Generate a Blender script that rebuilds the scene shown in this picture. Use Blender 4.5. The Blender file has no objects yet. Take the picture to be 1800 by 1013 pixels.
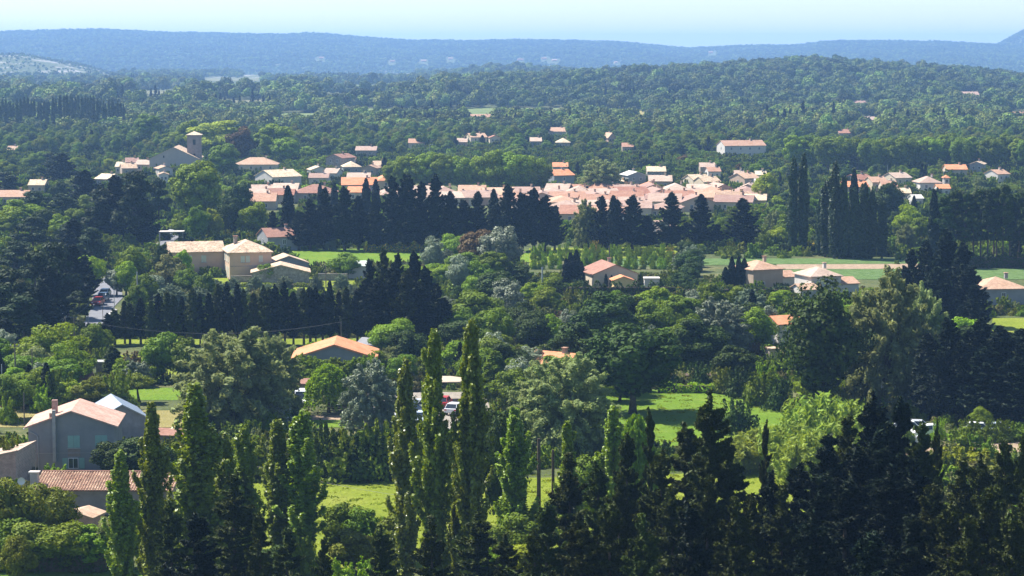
import bpy, math, random
import numpy as np
from mathutils import Vector, Matrix

# ------------------------------------------------------------------ camera, sky, sun, exposure
SC = bpy.context.scene
COL = SC.collection
FPX, UC, VC, CAMZ, YH = 4060.0, 900.0, 506.5, 50.0, 88.0       # focal length in photo pixels, image centre, eye height, horizon row
PITCH = math.atan((VC - YH) / FPX)
cd = bpy.data.cameras.new('camera'); cam = bpy.data.objects.new('camera', cd); COL.objects.link(cam)
cam.location = (0, 0, CAMZ); cam.rotation_euler = (math.pi / 2 - PITCH, 0, 0)
cd.sensor_width = 36.0; cd.lens = FPX / 1800.0 * 36.0; cd.clip_start = 0.5; cd.clip_end = 60000
SC.camera = cam
SUN_AZ, SUN_EL = math.atan2(-0.86, 0.51), math.radians(53)
world = bpy.data.worlds.new('World'); SC.world = world; world.use_nodes = True
wn = world.node_tree.nodes; wl = world.node_tree.links; wn.clear()
sky = wn.new('ShaderNodeTexSky'); sky.sky_type = 'NISHITA'; sky.sun_disc = False
sky.sun_elevation = SUN_EL; sky.sun_rotation = SUN_AZ; sky.altitude = 100
sky.air_density = 0.85; sky.dust_density = 0.3; sky.ozone_density = 2.4
bg = wn.new('ShaderNodeBackground'); bg.inputs[1].default_value = 0.082
wo = wn.new('ShaderNodeOutputWorld'); wl.new(sky.outputs[0], bg.inputs[0]); wl.new(bg.outputs[0], wo.inputs[0])
sd = bpy.data.lights.new('sun', 'SUN'); sd.energy = 5.0; sd.angle = math.radians(0.53); sd.color = (1.0, 0.96, 0.90)
sun = bpy.data.objects.new('sun', sd); COL.objects.link(sun)
S = Vector((math.cos(SUN_EL) * math.sin(SUN_AZ), math.cos(SUN_EL) * math.cos(SUN_AZ), math.sin(SUN_EL)))
sun.rotation_euler = S.to_track_quat('Z', 'Y').to_euler(); sun.location = (-200, 200, 300)
SC.view_settings.view_transform = 'Standard'; SC.view_settings.look = 'None'
SC.view_settings.exposure = 1.15; SC.view_settings.gamma = 1.0; SC.view_settings.use_curve_mapping = False
cy = SC.cycles
cy.use_denoising = True; cy.max_bounces = 5; cy.diffuse_bounces = 3; cy.glossy_bounces = 2
cy.transmission_bounces = 3; cy.volume_bounces = 1; cy.transparent_max_bounces = 8
cy.use_adaptive_sampling = True; cy.adaptive_threshold = 0.02
SC.render.engine = 'CYCLES'
HAZE_DENSITY = 1.18e-4
HAZE_COLOR = (0.33, 0.57, 1.0)

rng = np.random.default_rng(7); random.seed(7)

# ------------------------------------------------------------------ terrain and pixel -> place
CP, SP = math.cos(PITCH), math.sin(PITCH)
def _tab(pairs):
    a = np.array(pairs, float); return a[:, 0], a[:, 1]
HILL = _tab([(-900,160),(600,160),(700,155),(780,145),(850,138),(950,136),(1050,132),(1200,123),(1300,115),(1400,107),(1480,108),(1560,117),(1650,122),(1750,130),(1800,136),(2100,140),(2900,150)])
HILLD = _tab([(-900,2100),(600,2100),(850,2350),(1400,2800),(2900,2800)])
KNOLL = _tab([(-900,170),(700,150),(740,138),(800,127),(860,118),(920,117),(980,123),(1060,128),(1130,140),(2900,170)])
ROCK = _tab([(-900,110),(-200,100),(0,97),(40,96),(110,107),(160,118),(200,130),(260,140),(2900,170)])
RIDGE = _tab([(-900,70),(-300,60),(0,56),(180,51),(300,57),(400,58),(500,60),(560,58),(640,64),(720,71),(900,70),(1000,70),(1080,73),(1210,84),(1300,80),(1400,78),(1450,72),(1550,71),(1650,73),(1720,77),(1800,77),(2100,70),(2900,75)])
FARH = _tab([(-900,180),(1690,110),(1745,79),(1800,50),(1900,50),(2200,55),(2900,70)])
def _ss(a, b, x):
    t = np.clip((x - a) / (b - a), 0, 1); return t * t * (3 - 2 * t)
def terrain(x, y):
    x = np.asarray(x, float); y = np.asarray(y, float)
    r = np.hypot(x, y)
    u = np.clip(UC + FPX * x / np.maximum(y, 1.0), -900, 2900)
    u = np.where(y < 1.0, np.where(x < 0, -900, 2900), u)
    z = 48.2 * np.clip(1 - r / 200.0, 0, 1) ** 2
    def crest(tab, d, tree): return np.maximum(-45, 50 - (np.interp(u, *tab) - YH) / (FPX / d) - tree)
    base = -22 * _ss(4600, 5700, r)      # the far valley lies a little lower
    z = z + base
    def rise(tab, d, tree, r0, r1):
        b = _ss(r0, d, r) * (1 - _ss(d, r1, r)); return np.maximum(crest(tab, d, tree) - base, 0) * b
    hd = np.interp(u, *HILLD)
    z = z + rise(HILL, hd, 7, 1650, hd + 1000)
    z = np.maximum(z, base + rise(KNOLL, 3800, 7, 3200, 4600)); z = np.maximum(z, base + rise(ROCK, 4500, 0, 3900, 5400))
    rd = base + (crest(RIDGE, 8000, 9) - base) * np.clip((r - 5600) / 2400, 0, 1) ** 0.9
    z = np.where(r > 5500, np.maximum(z, rd * (1 - .6 * _ss(8000, 10000, r))), z)
    z = np.where(r > 7500, np.maximum(z, crest(FARH, 8300, 9) * _ss(7500, 8300, r) * (1 - .4 * _ss(8300, 9800, r))), z)
    w = _ss(1400, 2600, r)
    z = z + w * (1.6 * np.sin(x / 61 + y / 140) * np.sin(y / 97) + 1.0 * np.sin(x / 23 + 1.3) * np.sin(y / 41 + x / 60))
    return z
def ray(u, v):
    xc = (u - UC) / FPX; yc = -(v - VC) / FPX
    return Vector((xc, CP + yc * SP, -SP + yc * CP))
def ground(u, v):
    """where the line of sight through a photo pixel meets the ground"""
    d = ray(u, v); z = 0.0
    if v < 215:
        t = np.arange(1000, 10000, 4.0) / d.y; hit = np.nonzero(CAMZ + d.z * t < terrain(d.x * t, d.y * t))[0]
        t = t[hit[0]] if len(hit) else 7900 / d.y
        return Vector((d.x * t, d.y * t, float(terrain(d.x * t, d.y * t))))
    for _ in range(12):
        t = (z - CAMZ) / min(d.z, -1e-4)
        t = min(t, 8000)
        z = float(terrain(d.x * t, d.y * t))
    return Vector((d.x * t, d.y * t, z))
def scale_at(p):
    """photo pixels per metre at a place"""
    return FPX / (p.y * CP - (p.z - CAMZ) * SP)

# ------------------------------------------------------------------ materials
MATS = {}
def _new(name):
    m = bpy.data.materials.new(name); m.use_nodes = True
    nt = m.node_tree; nt.nodes.clear()
    o = nt.nodes.new('ShaderNodeOutputMaterial'); return m, nt.nodes, nt.links, o
def _mathn(n, l, op, a, b):
    q = n.new('ShaderNodeMath'); q.operation = op
    for i, v in enumerate((a, b)):
        if isinstance(v, (int, float)): q.inputs[i].default_value = v
        else: l.new(v, q.inputs[i])
    return q.outputs[0]
def leaf_mat(name, col, tcol=None, trans=0.22, var=0.45, rough=0.6, spec=0.08, hue=0.03, flower=None, stands=False):
    m, n, l, o = _new(name)
    oi = n.new('ShaderNodeObjectInfo'); ge = n.new('ShaderNodeNewGeometry'); tc = n.new('ShaderNodeTexCoord')
    no = n.new('ShaderNodeTexNoise'); no.inputs['Scale'].default_value = 0.55; no.inputs['Detail'].default_value = 2
    l.new(tc.outputs['Object'], no.inputs['Vector'])
    a = _mathn(n, l, 'MULTIPLY', ge.outputs['Random Per Island'], var)
    b = _mathn(n, l, 'MULTIPLY', oi.outputs['Random'], var * 0.9)
    c = _mathn(n, l, 'MULTIPLY', no.outputs[0], var * 1.3)
    v = _mathn(n, l, 'ADD', _mathn(n, l, 'ADD', a, b), _mathn(n, l, 'ADD', c, 1.0 - var * 1.6))
    if stands:
        ns = n.new('ShaderNodeTexNoise'); ns.inputs['Scale'].default_value = 0.012; ns.inputs['Detail'].default_value = 4
        l.new(oi.outputs['Location'], ns.inputs['Vector'])
        v = _mathn(n, l, 'MULTIPLY', v, _mathn(n, l, 'ADD', _mathn(n, l, 'MULTIPLY', ns.outputs[0], 3.4), -0.62))
    h = _mathn(n, l, 'ADD', _mathn(n, l, 'MULTIPLY', oi.outputs['Random'], hue), _mathn(n, l, 'MULTIPLY', no.outputs[0], hue))
    h = _mathn(n, l, 'ADD', h, 0.5 - hue)
    hs = n.new('ShaderNodeHueSaturation'); l.new(h, hs.inputs['Hue']); l.new(v, hs.inputs['Value'])
    hs.inputs['Color'].default_value = (*col, 1)
    cout = hs.outputs[0]
    if flower:
        fm = n.new('ShaderNodeMix'); fm.data_type = 'RGBA'
        l.new(_mathn(n, l, 'GREATER_THAN', ge.outputs['Random Per Island'], 1 - flower[3]), fm.inputs[0])
        l.new(cout, fm.inputs[6]); fm.inputs[7].default_value = (*flower[:3], 1); cout = fm.outputs[2]
    p = n.new('ShaderNodeBsdfPrincipled'); l.new(cout, p.inputs['Base Color'])
    p.inputs['Roughness'].default_value = rough; p.inputs['Specular IOR Level'].default_value = spec
    t = n.new('ShaderNodeBsdfTranslucent')
    h2 = n.new('ShaderNodeHueSaturation'); l.new(cout, h2.inputs['Color'])
    h2.inputs['Hue'].default_value = 0.485; h2.inputs['Saturation'].default_value = 1.1; h2.inputs['Value'].default_value = 1.5
    l.new(h2.outputs[0], t.inputs[0])
    mx = n.new('ShaderNodeMixShader'); mx.inputs[0].default_value = trans
    l.new(p.outputs[0], mx.inputs[1]); l.new(t.outputs[0], mx.inputs[2]); l.new(mx.outputs[0], o.inputs[0])
    MATS[name] = m; return m
def solid(name, col, rough=0.7, spec=0.3, metal=0.0, var=0.18, scale=1.2, bump=0.0, col2=None, detail=6, fine=None, objvar=0.0):
    """plain surface with mottled colour; col2 mixes in by large noise, fine adds small speckle"""
    m, n, l, o = _new(name)
    tc = n.new('ShaderNodeTexCoord'); vec = tc.outputs['Object']
    p = n.new('ShaderNodeBsdfPrincipled'); p.inputs['Roughness'].default_value = rough
    p.inputs['Specular IOR Level'].default_value = spec; p.inputs['Metallic'].default_value = metal
    no = n.new('ShaderNodeTexNoise'); no.inputs['Scale'].default_value = scale; no.inputs['Detail'].default_value = detail
    no.inputs['Roughness'].default_value = 0.62
    l.new(vec, no.inputs['Vector'])
    rmp = n.new('ShaderNodeMapRange'); rmp.inputs[1].default_value = 0.32; rmp.inputs[2].default_value = 0.68
    l.new(no.outputs[0], rmp.inputs[0])
    mix = n.new('ShaderNodeMix'); mix.data_type = 'RGBA'; l.new(rmp.outputs[0], mix.inputs[0])
    c2 = col2 or tuple(min(1, c * (1 + var)) for c in col); c1 = col if col2 else tuple(c * (1 - var) for c in col)
    mix.inputs[6].default_value = (*c1, 1); mix.inputs[7].default_value = (*c2, 1)
    out = mix.outputs[2]
    if fine:
        vo = n.new('ShaderNodeTexVoronoi'); vo.inputs['Scale'].default_value = fine[0]; l.new(vec, vo.inputs['Vector'])
        sp = n.new('ShaderNodeSeparateColor'); l.new(vo.outputs['Color'], sp.inputs[0])
        hs = n.new('ShaderNodeHueSaturation'); l.new(out, hs.inputs['Color'])
        l.new(_mathn(n, l, 'ADD', _mathn(n, l, 'MULTIPLY', sp.outputs[0], fine[1]), 1 - fine[1] / 2), hs.inputs['Value'])
        out = hs.outputs[0]
    if objvar:
        oi = n.new('ShaderNodeObjectInfo'); h3 = n.new('ShaderNodeHueSaturation'); l.new(out, h3.inputs['Color'])
        l.new(_mathn(n, l, 'ADD', _mathn(n, l, 'MULTIPLY', oi.outputs['Random'], objvar), 1 - objvar * .65), h3.inputs['Value'])
        l.new(_mathn(n, l, 'ADD', _mathn(n, l, 'MULTIPLY', oi.outputs['Random'], .03), .485), h3.inputs['Hue'])
        l.new(_mathn(n, l, 'ADD', _mathn(n, l, 'MULTIPLY', oi.outputs['Random'], -.22), 1.16), h3.inputs['Saturation']); out = h3.outputs[0]
    l.new(out, p.inputs['Base Color'])
    if bump:
        bp = n.new('ShaderNodeBump'); bp.inputs['Strength'].default_value = 0.8; bp.inputs['Distance'].default_value = bump
        n2 = n.new('ShaderNodeTexNoise'); n2.inputs['Scale'].default_value = scale * 5; n2.inputs['Detail'].default_value = 4
        l.new(vec, n2.inputs['Vector']); l.new(n2.outputs[0], bp.inputs['Height']); l.new(bp.outputs[0], p.inputs['Normal'])
    l.new(p.outputs[0], o.inputs[0]); MATS[name] = m; return m
def bricks(name, c1, c2, mortar, scale=1.0, bw=0.25, bh=0.08, vec_rot=(math.pi/2, 0, 0)):
    m, n, l, o = _new(name)
    tc = n.new('ShaderNodeTexCoord'); mp = n.new('ShaderNodeMapping'); mp.inputs['Rotation'].default_value = vec_rot
    l.new(tc.outputs['Object'], mp.inputs[0])
    b = n.new('ShaderNodeTexBrick'); l.new(mp.outputs[0], b.inputs[0])
    b.inputs['Color1'].default_value = (*c1, 1); b.inputs['Color2'].default_value = (*c2, 1); b.inputs['Mortar'].default_value = (*mortar, 1)
    b.inputs['Scale'].default_value = scale; b.inputs['Brick Width'].default_value = bw; b.inputs['Row Height'].default_value = bh
    b.inputs['Mortar Size'].default_value = 0.012
    no = n.new('ShaderNodeTexNoise'); no.inputs['Scale'].default_value = 1.6; no.inputs['Detail'].default_value = 6
    l.new(tc.outputs['Object'], no.inputs['Vector'])
    hs = n.new('ShaderNodeHueSaturation'); l.new(b.outputs[0], hs.inputs['Color'])
    l.new(_mathn(n, l, 'ADD', _mathn(n, l, 'MULTIPLY', no.outputs[0], 0.9), 0.55), hs.inputs['Value'])
    p = n.new('ShaderNodeBsdfPrincipled'); p.inputs['Roughness'].default_value = 0.85; l.new(hs.outputs[0], p.inputs['Base Color'])
    l.new(p.outputs[0], o.inputs[0]); MATS[name] = m; return m

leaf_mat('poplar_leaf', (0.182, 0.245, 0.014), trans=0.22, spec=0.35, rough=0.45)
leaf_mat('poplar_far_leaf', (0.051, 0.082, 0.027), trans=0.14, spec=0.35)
leaf_mat('poplar_yellow_leaf', (0.17, 0.20, 0.025), trans=0.25, spec=0.5, rough=0.38)
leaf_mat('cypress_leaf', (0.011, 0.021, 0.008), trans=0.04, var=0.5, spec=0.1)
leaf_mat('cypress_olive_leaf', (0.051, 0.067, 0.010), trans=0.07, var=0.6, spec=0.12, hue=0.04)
leaf_mat('pine_leaf', (0.034, 0.053, 0.016), trans=0.07, var=0.5)
leaf_mat('dark_leaf', (0.043, 0.073, 0.011), trans=0.10, var=0.5)
leaf_mat('green_leaf', (0.125, 0.189, 0.014), trans=0.18)
leaf_mat('plane_leaf', (0.171, 0.245, 0.016), trans=0.20)
leaf_mat('bright_leaf', (0.205, 0.306, 0.018), trans=0.23)
leaf_mat('lime_leaf', (0.26, 0.31, 0.022), trans=0.26)
leaf_mat('willow_leaf', (0.225, 0.265, 0.095), trans=0.30, var=0.4)
leaf_mat('olive_leaf', (0.19, 0.23, 0.125), trans=0.12, var=0.35)
leaf_mat('silver_leaf', (0.2, 0.24, 0.135), trans=0.13, var=0.45, spec=0.5)
leaf_mat('rust_leaf', (0.13, 0.085, 0.030), trans=0.13, var=0.5)
leaf_mat('shrub_leaf', (0.154, 0.189, 0.018), trans=0.16, hue=0.05)
leaf_mat('dry_leaf', (0.19, 0.20, 0.060), trans=0.16, hue=0.05)
leaf_mat('blossom_leaf', (0.10, 0.15, 0.05), flower=(0.55, 0.55, 0.45, 0.55))
leaf_mat('broom_leaf', (0.10, 0.14, 0.03), flower=(0.60, 0.40, 0.02, 0.35))
leaf_mat('reed_leaf', (0.228, 0.296, 0.048), trans=0.26)
leaf_mat('grass_leaf', (0.18, 0.235, 0.014), trans=0.26)
leaf_mat('grass_pale_leaf', (0.21, 0.245, 0.02), trans=0.26)
leaf_mat('far_leaf', (0.125, 0.163, 0.027), trans=0.07, var=0.6, stands=True, hue=0.05)
leaf_mat('far_pine_leaf', (0.063, 0.090, 0.021), trans=0.05, var=0.55, stands=True, hue=0.04)
solid('bark', (0.10, 0.075, 0.055), 0.9, 0.1, var=0.4, scale=3)
solid('bark_grey', (0.17, 0.155, 0.13), 0.9, 0.1, var=0.35, scale=3)
solid('roof_salmon', (0.36, 0.205, 0.135), 0.85, 0.15, col2=(0.45, 0.28, 0.20), scale=0.35, fine=(3.2, 0.35), objvar=0.45)
solid('roof_pink', (0.35, 0.235, 0.18), 0.85, 0.15, col2=(0.44, 0.32, 0.255), scale=0.35, fine=(3.0, 0.3), objvar=0.45)
solid('roof_orange', (0.52, 0.20, 0.09), 0.85, 0.15, col2=(0.60, 0.28, 0.15), scale=0.4, fine=(3.0, 0.3))
solid('roof_tan', (0.44, 0.31, 0.20), 0.85, 0.15, col2=(0.60, 0.47, 0.34), scale=0.5, fine=(3.4, 0.6), objvar=0.45)
solid('roof_brown', (0.26, 0.13, 0.09), 0.85, 0.15, col2=(0.34, 0.19, 0.14), scale=0.4, fine=(3.4, 0.35))
solid('roof_mottled', (0.42, 0.29, 0.19), 0.85, 0.15, col2=(0.58, 0.44, 0.31), scale=0.5, fine=(3.4, 0.7))
solid('roof_rose', (0.44, 0.27, 0.20), 0.85, 0.15, col2=(0.54, 0.35, 0.27), scale=0.5, fine=(3.2, 0.35))
solid('roof_grey', (0.20, 0.20, 0.21), 0.6, 0.3, var=0.2, scale=0.6)
solid('roof_metal', (0.42, 0.45, 0.50), 0.35, 0.5, metal=0.6, var=0.15, scale=0.8)
solid('tile_old', (0.34, 0.20, 0.13), 0.85, 0.15, col2=(0.55, 0.40, 0.27), scale=0.5, fine=(2.6, 0.8))
solid('wall_cream', (0.52, 0.43, 0.32), 0.9, 0.1, var=0.10, scale=0.7, objvar=0.45)
solid('wall_peach', (0.58, 0.41, 0.29), 0.9, 0.1, var=0.12, scale=0.7, col2=(0.50, 0.38, 0.29), objvar=0.45)
solid('wall_church', (0.40, 0.35, 0.30), 0.95, 0.05, scale=0.6, col2=(0.47, 0.41, 0.35))
solid('wall_mas', (0.60, 0.42, 0.29), 0.9, 0.1, scale=0.7, col2=(0.50, 0.37, 0.27))
solid('wall_white', (0.54, 0.50, 0.44), 0.9, 0.1, var=0.08, scale=0.7)
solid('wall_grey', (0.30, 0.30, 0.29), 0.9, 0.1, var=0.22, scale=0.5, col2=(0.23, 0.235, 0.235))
solid('wall_stucco', (0.26, 0.21, 0.18), 0.95, 0.05, scale=0.8, col2=(0.36, 0.30, 0.26), bump=0.02)
solid('wall_yellow', (0.60, 0.45, 0.22), 0.9, 0.1, var=0.1)
solid('wall_stone', (0.24, 0.21, 0.18), 0.95, 0.05, scale=1.2, col2=(0.36, 0.32, 0.27), fine=(3.0, 0.5), bump=0.03)
bricks('brick_pink', (0.56, 0.27, 0.20), (0.42, 0.20, 0.15), (0.55, 0.45, 0.38))
bricks('brick_chimney', (0.36, 0.20, 0.15), (0.28, 0.15, 0.12), (0.36, 0.31, 0.27))
solid('concrete', (0.38, 0.37, 0.35), 0.9, 0.1, var=0.15, scale=2)
solid('corrugated', (0.28, 0.27, 0.27), 0.7, 0.3, var=0.2, scale=1.0)
solid('shutter_green', (0.26, 0.42, 0.36), 0.6, 0.3, var=0.08)
solid('shutter_pale', (0.50, 0.55, 0.46), 0.7, 0.2, var=0.08)
solid('frame_white', (0.72, 0.72, 0.72), 0.5, 0.4, var=0.04)
solid('glass_dark', (0.03, 0.04, 0.05), 0.12, 0.6, var=0.1)
solid('wood_pole', (0.16, 0.13, 0.10), 0.9, 0.1, var=0.3, scale=3)
solid('metal_pole', (0.42, 0.43, 0.44), 0.5, 0.4, metal=0.3, var=0.1)
solid('black_rubber', (0.02, 0.02, 0.02), 0.8, 0.2)
solid('rim_grey', (0.4, 0.4, 0.42), 0.4, 0.5, metal=0.7)
solid('asphalt', (0.17, 0.17, 0.18), 0.9, 0.2, var=0.15, scale=0.8)
solid('gravel', (0.26, 0.23, 0.19), 0.95, 0.1, var=0.18, scale=1.2, fine=(6, 0.3))
solid('soil', (0.30, 0.22, 0.15), 0.95, 0.05, var=0.2, scale=0.8, fine=(3, 0.4))
solid('paint_line', (0.75, 0.75, 0.72), 0.8, 0.2)
solid('yellow_plastic', (0.70, 0.42, 0.03), 0.5, 0.4, var=0.05)
solid('blue_plastic', (0.06, 0.20, 0.42), 0.5, 0.4, var=0.05)
solid('sign_red', (0.5, 0.05, 0.04), 0.5, 0.4, var=0.05)
solid('wire', (0.12, 0.12, 0.12), 0.6, 0.3)
def grass_mat(name, c1, c2, c3, s=0.25):
    m, n, l, o = _new(name)
    tc = n.new('ShaderNodeTexCoord'); vec = tc.outputs['Object']
    na = n.new('ShaderNodeTexNoise'); na.inputs['Scale'].default_value = s; na.inputs['Detail'].default_value = 8; na.inputs['Roughness'].default_value = 0.7
    nb = n.new('ShaderNodeTexNoise'); nb.inputs['Scale'].default_value = s * 16; nb.inputs['Detail'].default_value = 5; nb.inputs['Roughness'].default_value = 0.75
    l.new(vec, na.inputs['Vector']); l.new(vec, nb.inputs['Vector'])
    r = n.new('ShaderNodeValToRGB'); l.new(na.outputs[0], r.inputs[0])
    e = r.color_ramp.elements; e[0].position = 0.34; e[0].color = (*c1, 1); e[1].position = 0.66; e[1].color = (*c3, 1)
    k = e.new(0.5); k.color = (*c2, 1)
    hs = n.new('ShaderNodeHueSaturation'); l.new(r.outputs[0], hs.inputs['Color'])
    l.new(_mathn(n, l, 'ADD', _mathn(n, l, 'MULTIPLY', nb.outputs[0], 1.5), 0.25), hs.inputs['Value'])
    p = n.new('ShaderNodeBsdfPrincipled'); p.inputs['Roughness'].default_value = 0.9; p.inputs['Specular IOR Level'].default_value = 0.1
    l.new(hs.outputs[0], p.inputs['Base Color'])
    bp = n.new('ShaderNodeBump'); bp.inputs['Strength'].default_value = 1.0; bp.inputs['Distance'].default_value = 0.25
    l.new(nb.outputs[0], bp.inputs['Height']); l.new(bp.outputs[0], p.inputs['Normal'])
    l.new(p.outputs[0], o.inputs[0]); MATS[name] = m
grass_mat('ground_scrub', (0.050, 0.070, 0.022), (0.085, 0.10, 0.035), (0.15, 0.14, 0.06), 0.06)
grass_mat('meadow_grass', (0.15, 0.19, 0.016), (0.175, 0.215, 0.018), (0.21, 0.235, 0.034), 0.12)
grass_mat('lush_grass', (0.10, 0.175, 0.014), (0.12, 0.20, 0.016), (0.16, 0.215, 0.022), 0.12)
grass_mat('dry_grass', (0.23, 0.20, 0.065), (0.28, 0.24, 0.085), (0.32, 0.27, 0.11), 0.3)
grass_mat('pale_scrub', (0.10, 0.11, 0.045), (0.14, 0.14, 0.065), (0.19, 0.18, 0.10), 0.02)
grass_mat('crop_green', (0.07, 0.13, 0.035), (0.11, 0.18, 0.05), (0.16, 0.23, 0.09), 0.5)
grass_mat('far_field', (0.11, 0.15, 0.05), (0.14, 0.18, 0.06), (0.18, 0.20, 0.085), 0.02)

# ------------------------------------------------------------------ mesh helpers
class MB:
    def __init__(s): s.v = []; s.f = []
    def quad(s, pts):
        b = len(s.v); s.v += [tuple(p) for p in pts]; s.f.append(tuple(range(b, b + len(pts))))
    def box(s, c, d, rz=0.0, M=None):
        x, y, z = d[0] / 2, d[1] / 2, d[2] / 2; b = len(s.v); ca, sa = math.cos(rz), math.sin(rz)
        for k in range(8):
            px = x if k & 1 else -x; py = y if k & 2 else -y; pz = z if k & 4 else -z
            p = Vector((px * ca - py * sa, px * sa + py * ca, pz))
            if M is not None: p = M @ p
            s.v.append((p.x + c[0], p.y + c[1], p.z + c[2]))
        for q in ((0, 2, 3, 1), (4, 5, 7, 6), (0, 1, 5, 4), (2, 6, 7, 3), (0, 4, 6, 2), (1, 3, 7, 5)): s.f.append(tuple(b + i for i in q))
    def tube(s, pts, rad, n=7):
        pts = [Vector(p) for p in pts]; b0 = len(s.v)
        for i, p in enumerate(pts):
            t = (pts[min(i + 1, len(pts) - 1)] - pts[max(i - 1, 0)]).normalized()
            a = t.cross(Vector((0, 0, 1)) if abs(t.z) < 0.9 else Vector((1, 0, 0))).normalized(); c = t.cross(a)
            r = rad[i] if hasattr(rad, '__len__') else rad
            for k in range(n):
                an = 2 * math.pi * k / n; q = p + a * (r * math.cos(an)) + c * (r * math.sin(an)); s.v.append(tuple(q))
        for i in range(len(pts) - 1):
            for k in range(n):
                k2 = (k + 1) % n; s.f.append((b0 + i * n + k, b0 + i * n + k2, b0 + (i + 1) * n + k2, b0 + (i + 1) * n + k))
        s.f.append(tuple(b0 + k for k in range(n))[::-1]); s.f.append(tuple(b0 + (len(pts) - 1) * n + k for k in range(n)))
    def mesh(s, name, mat, smooth=False):
        me = bpy.data.meshes.new(name); me.from_pydata(s.v, [], s.f); me.materials.append(MATS[mat])
        if smooth:
            for p in me.polygons: p.use_smooth = True
        return me
    def build(s, name, mat, parent=None, smooth=False):
        o = bpy.data.objects.new(name, s.mesh(name, mat, smooth)); COL.objects.link(o)
        if parent: o.parent = parent
        return o
def tag(o, label=None, cat=None, group=None, kind=None):
    if label: o['label'] = label
    if cat: o['category'] = cat
    if group: o['group'] = group
    if kind: o['kind'] = kind
    return o
def empty(name, loc, rz=0.0):
    o = bpy.data.objects.new(name, None); COL.objects.link(o); o.location = loc; o.rotation_euler = (0, 0, rz); o.empty_display_size = 0.5
    return o

# ------------------------------------------------------------------ ground, hills, fields, road
def build_ground():
    th = np.concatenate([np.linspace(-180, -40, 29)[:-1], np.linspace(-40, -15, 26)[:-1], np.linspace(-15, 15, 241), np.linspace(15, 40, 26)[1:], np.linspace(40, 180, 29)[1:-1]])
    rr = np.concatenate([[0.5, 10, 25, 40, 60, 80, 100, 120, 140, 160, 180, 200, 215, 240, 280, 340, 420, 520, 640, 780, 940, 1120], np.linspace(1300, 2500, 49), np.linspace(2560, 4000, 37), np.linspace(4070, 10200, 80), [11000, 12500, 14500]])
    T, R = np.meshgrid(np.radians(th), rr)
    X = R * np.sin(T); Y = R * np.cos(T); Z = terrain(X, Y)
    nr, nt = X.shape; V = np.stack([X, Y, Z], -1).reshape(-1, 3)
    i, j = np.meshgrid(np.arange(nr - 1), np.arange(nt), indexing='ij'); j2 = (j + 1) % nt
    F = np.stack([i * nt + j, i * nt + j2, (i + 1) * nt + j2, (i + 1) * nt + j], -1).reshape(-1, 4)
    me = bpy.data.meshes.new('ground'); me.vertices.add(len(V)); me.vertices.foreach_set('co', V.ravel())
    me.loops.add(F.size); me.loops.foreach_set('vertex_index', F[:, ::-1].ravel().astype(np.int32))
    me.polygons.add(len(F)); me.polygons.foreach_set('loop_start', np.arange(0, F.size, 4, dtype=np.int32)); me.update(); me.validate()
    me.polygons.foreach_set('use_smooth', np.ones(len(me.polygons), bool))
    # ground material: scrub near, limestone showing on the bare knoll and its plateau
    m = MATS['ground_scrub']; n = m.node_tree.nodes; l = m.node_tree.links
    p = [q for q in n if q.type == 'BSDF_PRINCIPLED'][0]; src = p.inputs['Base Color'].links[0].from_socket
    ge = n.new('ShaderNodeNewGeometry'); sx = n.new('ShaderNodeSeparateXYZ'); l.new(ge.outputs['Position'], sx.inputs[0])
    far = n.new('ShaderNodeMapRange'); far.inputs[1].default_value = 3800; far.inputs[2].default_value = 4100; l.new(sx.outputs[1], far.inputs[0])
    far2 = n.new('ShaderNodeMapRange'); far2.inputs[1].default_value = 5200; far2.inputs[2].default_value = 4900; l.new(sx.outputs[1], far2.inputs[0])
    lx = n.new('ShaderNodeMapRange'); lx.inputs[1].default_value = -100; lx.inputs[2].default_value = -330; l.new(sx.outputs[0], lx.inputs[0])
    nz = n.new('ShaderNodeTexNoise'); nz.inputs['Scale'].default_value = 0.018; nz.inputs['Detail'].default_value = 8; nz.inputs['Roughness'].default_value = 0.7
    l.new(ge.outputs['Position'], nz.inputs['Vector'])
    st = n.new('ShaderNodeMapRange'); st.inputs[1].default_value = 0.52; st.inputs[2].default_value = 0.60; l.new(nz.outputs[0], st.inputs[0])
    f = _mathn(n, l, 'MULTIPLY', _mathn(n, l, 'MULTIPLY', far.outputs[0], far2.outputs[0]), _mathn(n, l, 'MULTIPLY', lx.outputs[0], st.outputs[0]))
    mx = n.new('ShaderNodeMix'); mx.data_type = 'RGBA'; l.new(f, mx.inputs[0]); l.new(src, mx.inputs[6]); mx.inputs[7].default_value = (0.34, 0.31, 0.27, 1)
    l.new(mx.outputs[2], p.inputs['Base Color'])
    me.materials.append(m); o = bpy.data.objects.new('ground', me); COL.objects.link(o); tag(o, kind='structure')
build_ground()
LAYER = [0.02]; OPEN = []; FARPATCH = []
def patch(name, px, mat, z=None):
    """flat piece of land outlined by ground points"""
    LAYER[0] += 0.004; z = LAYER[0] if z is None else z
    pts = [ground(u, v) for u, v in px]; OPEN.append(px)
    bmv = [(p.x, p.y, p.z + z) for p in pts]
    me = bpy.data.meshes.new(name); me.from_pydata(bmv, [], [tuple(range(len(bmv)))]); me.materials.append(MATS[mat])
    o = bpy.data.objects.new(name, me); COL.objects.link(o); tag(o, kind='structure')
    if me.polygons[0].normal.z < 0: me.flip_normals()
    return o
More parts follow.
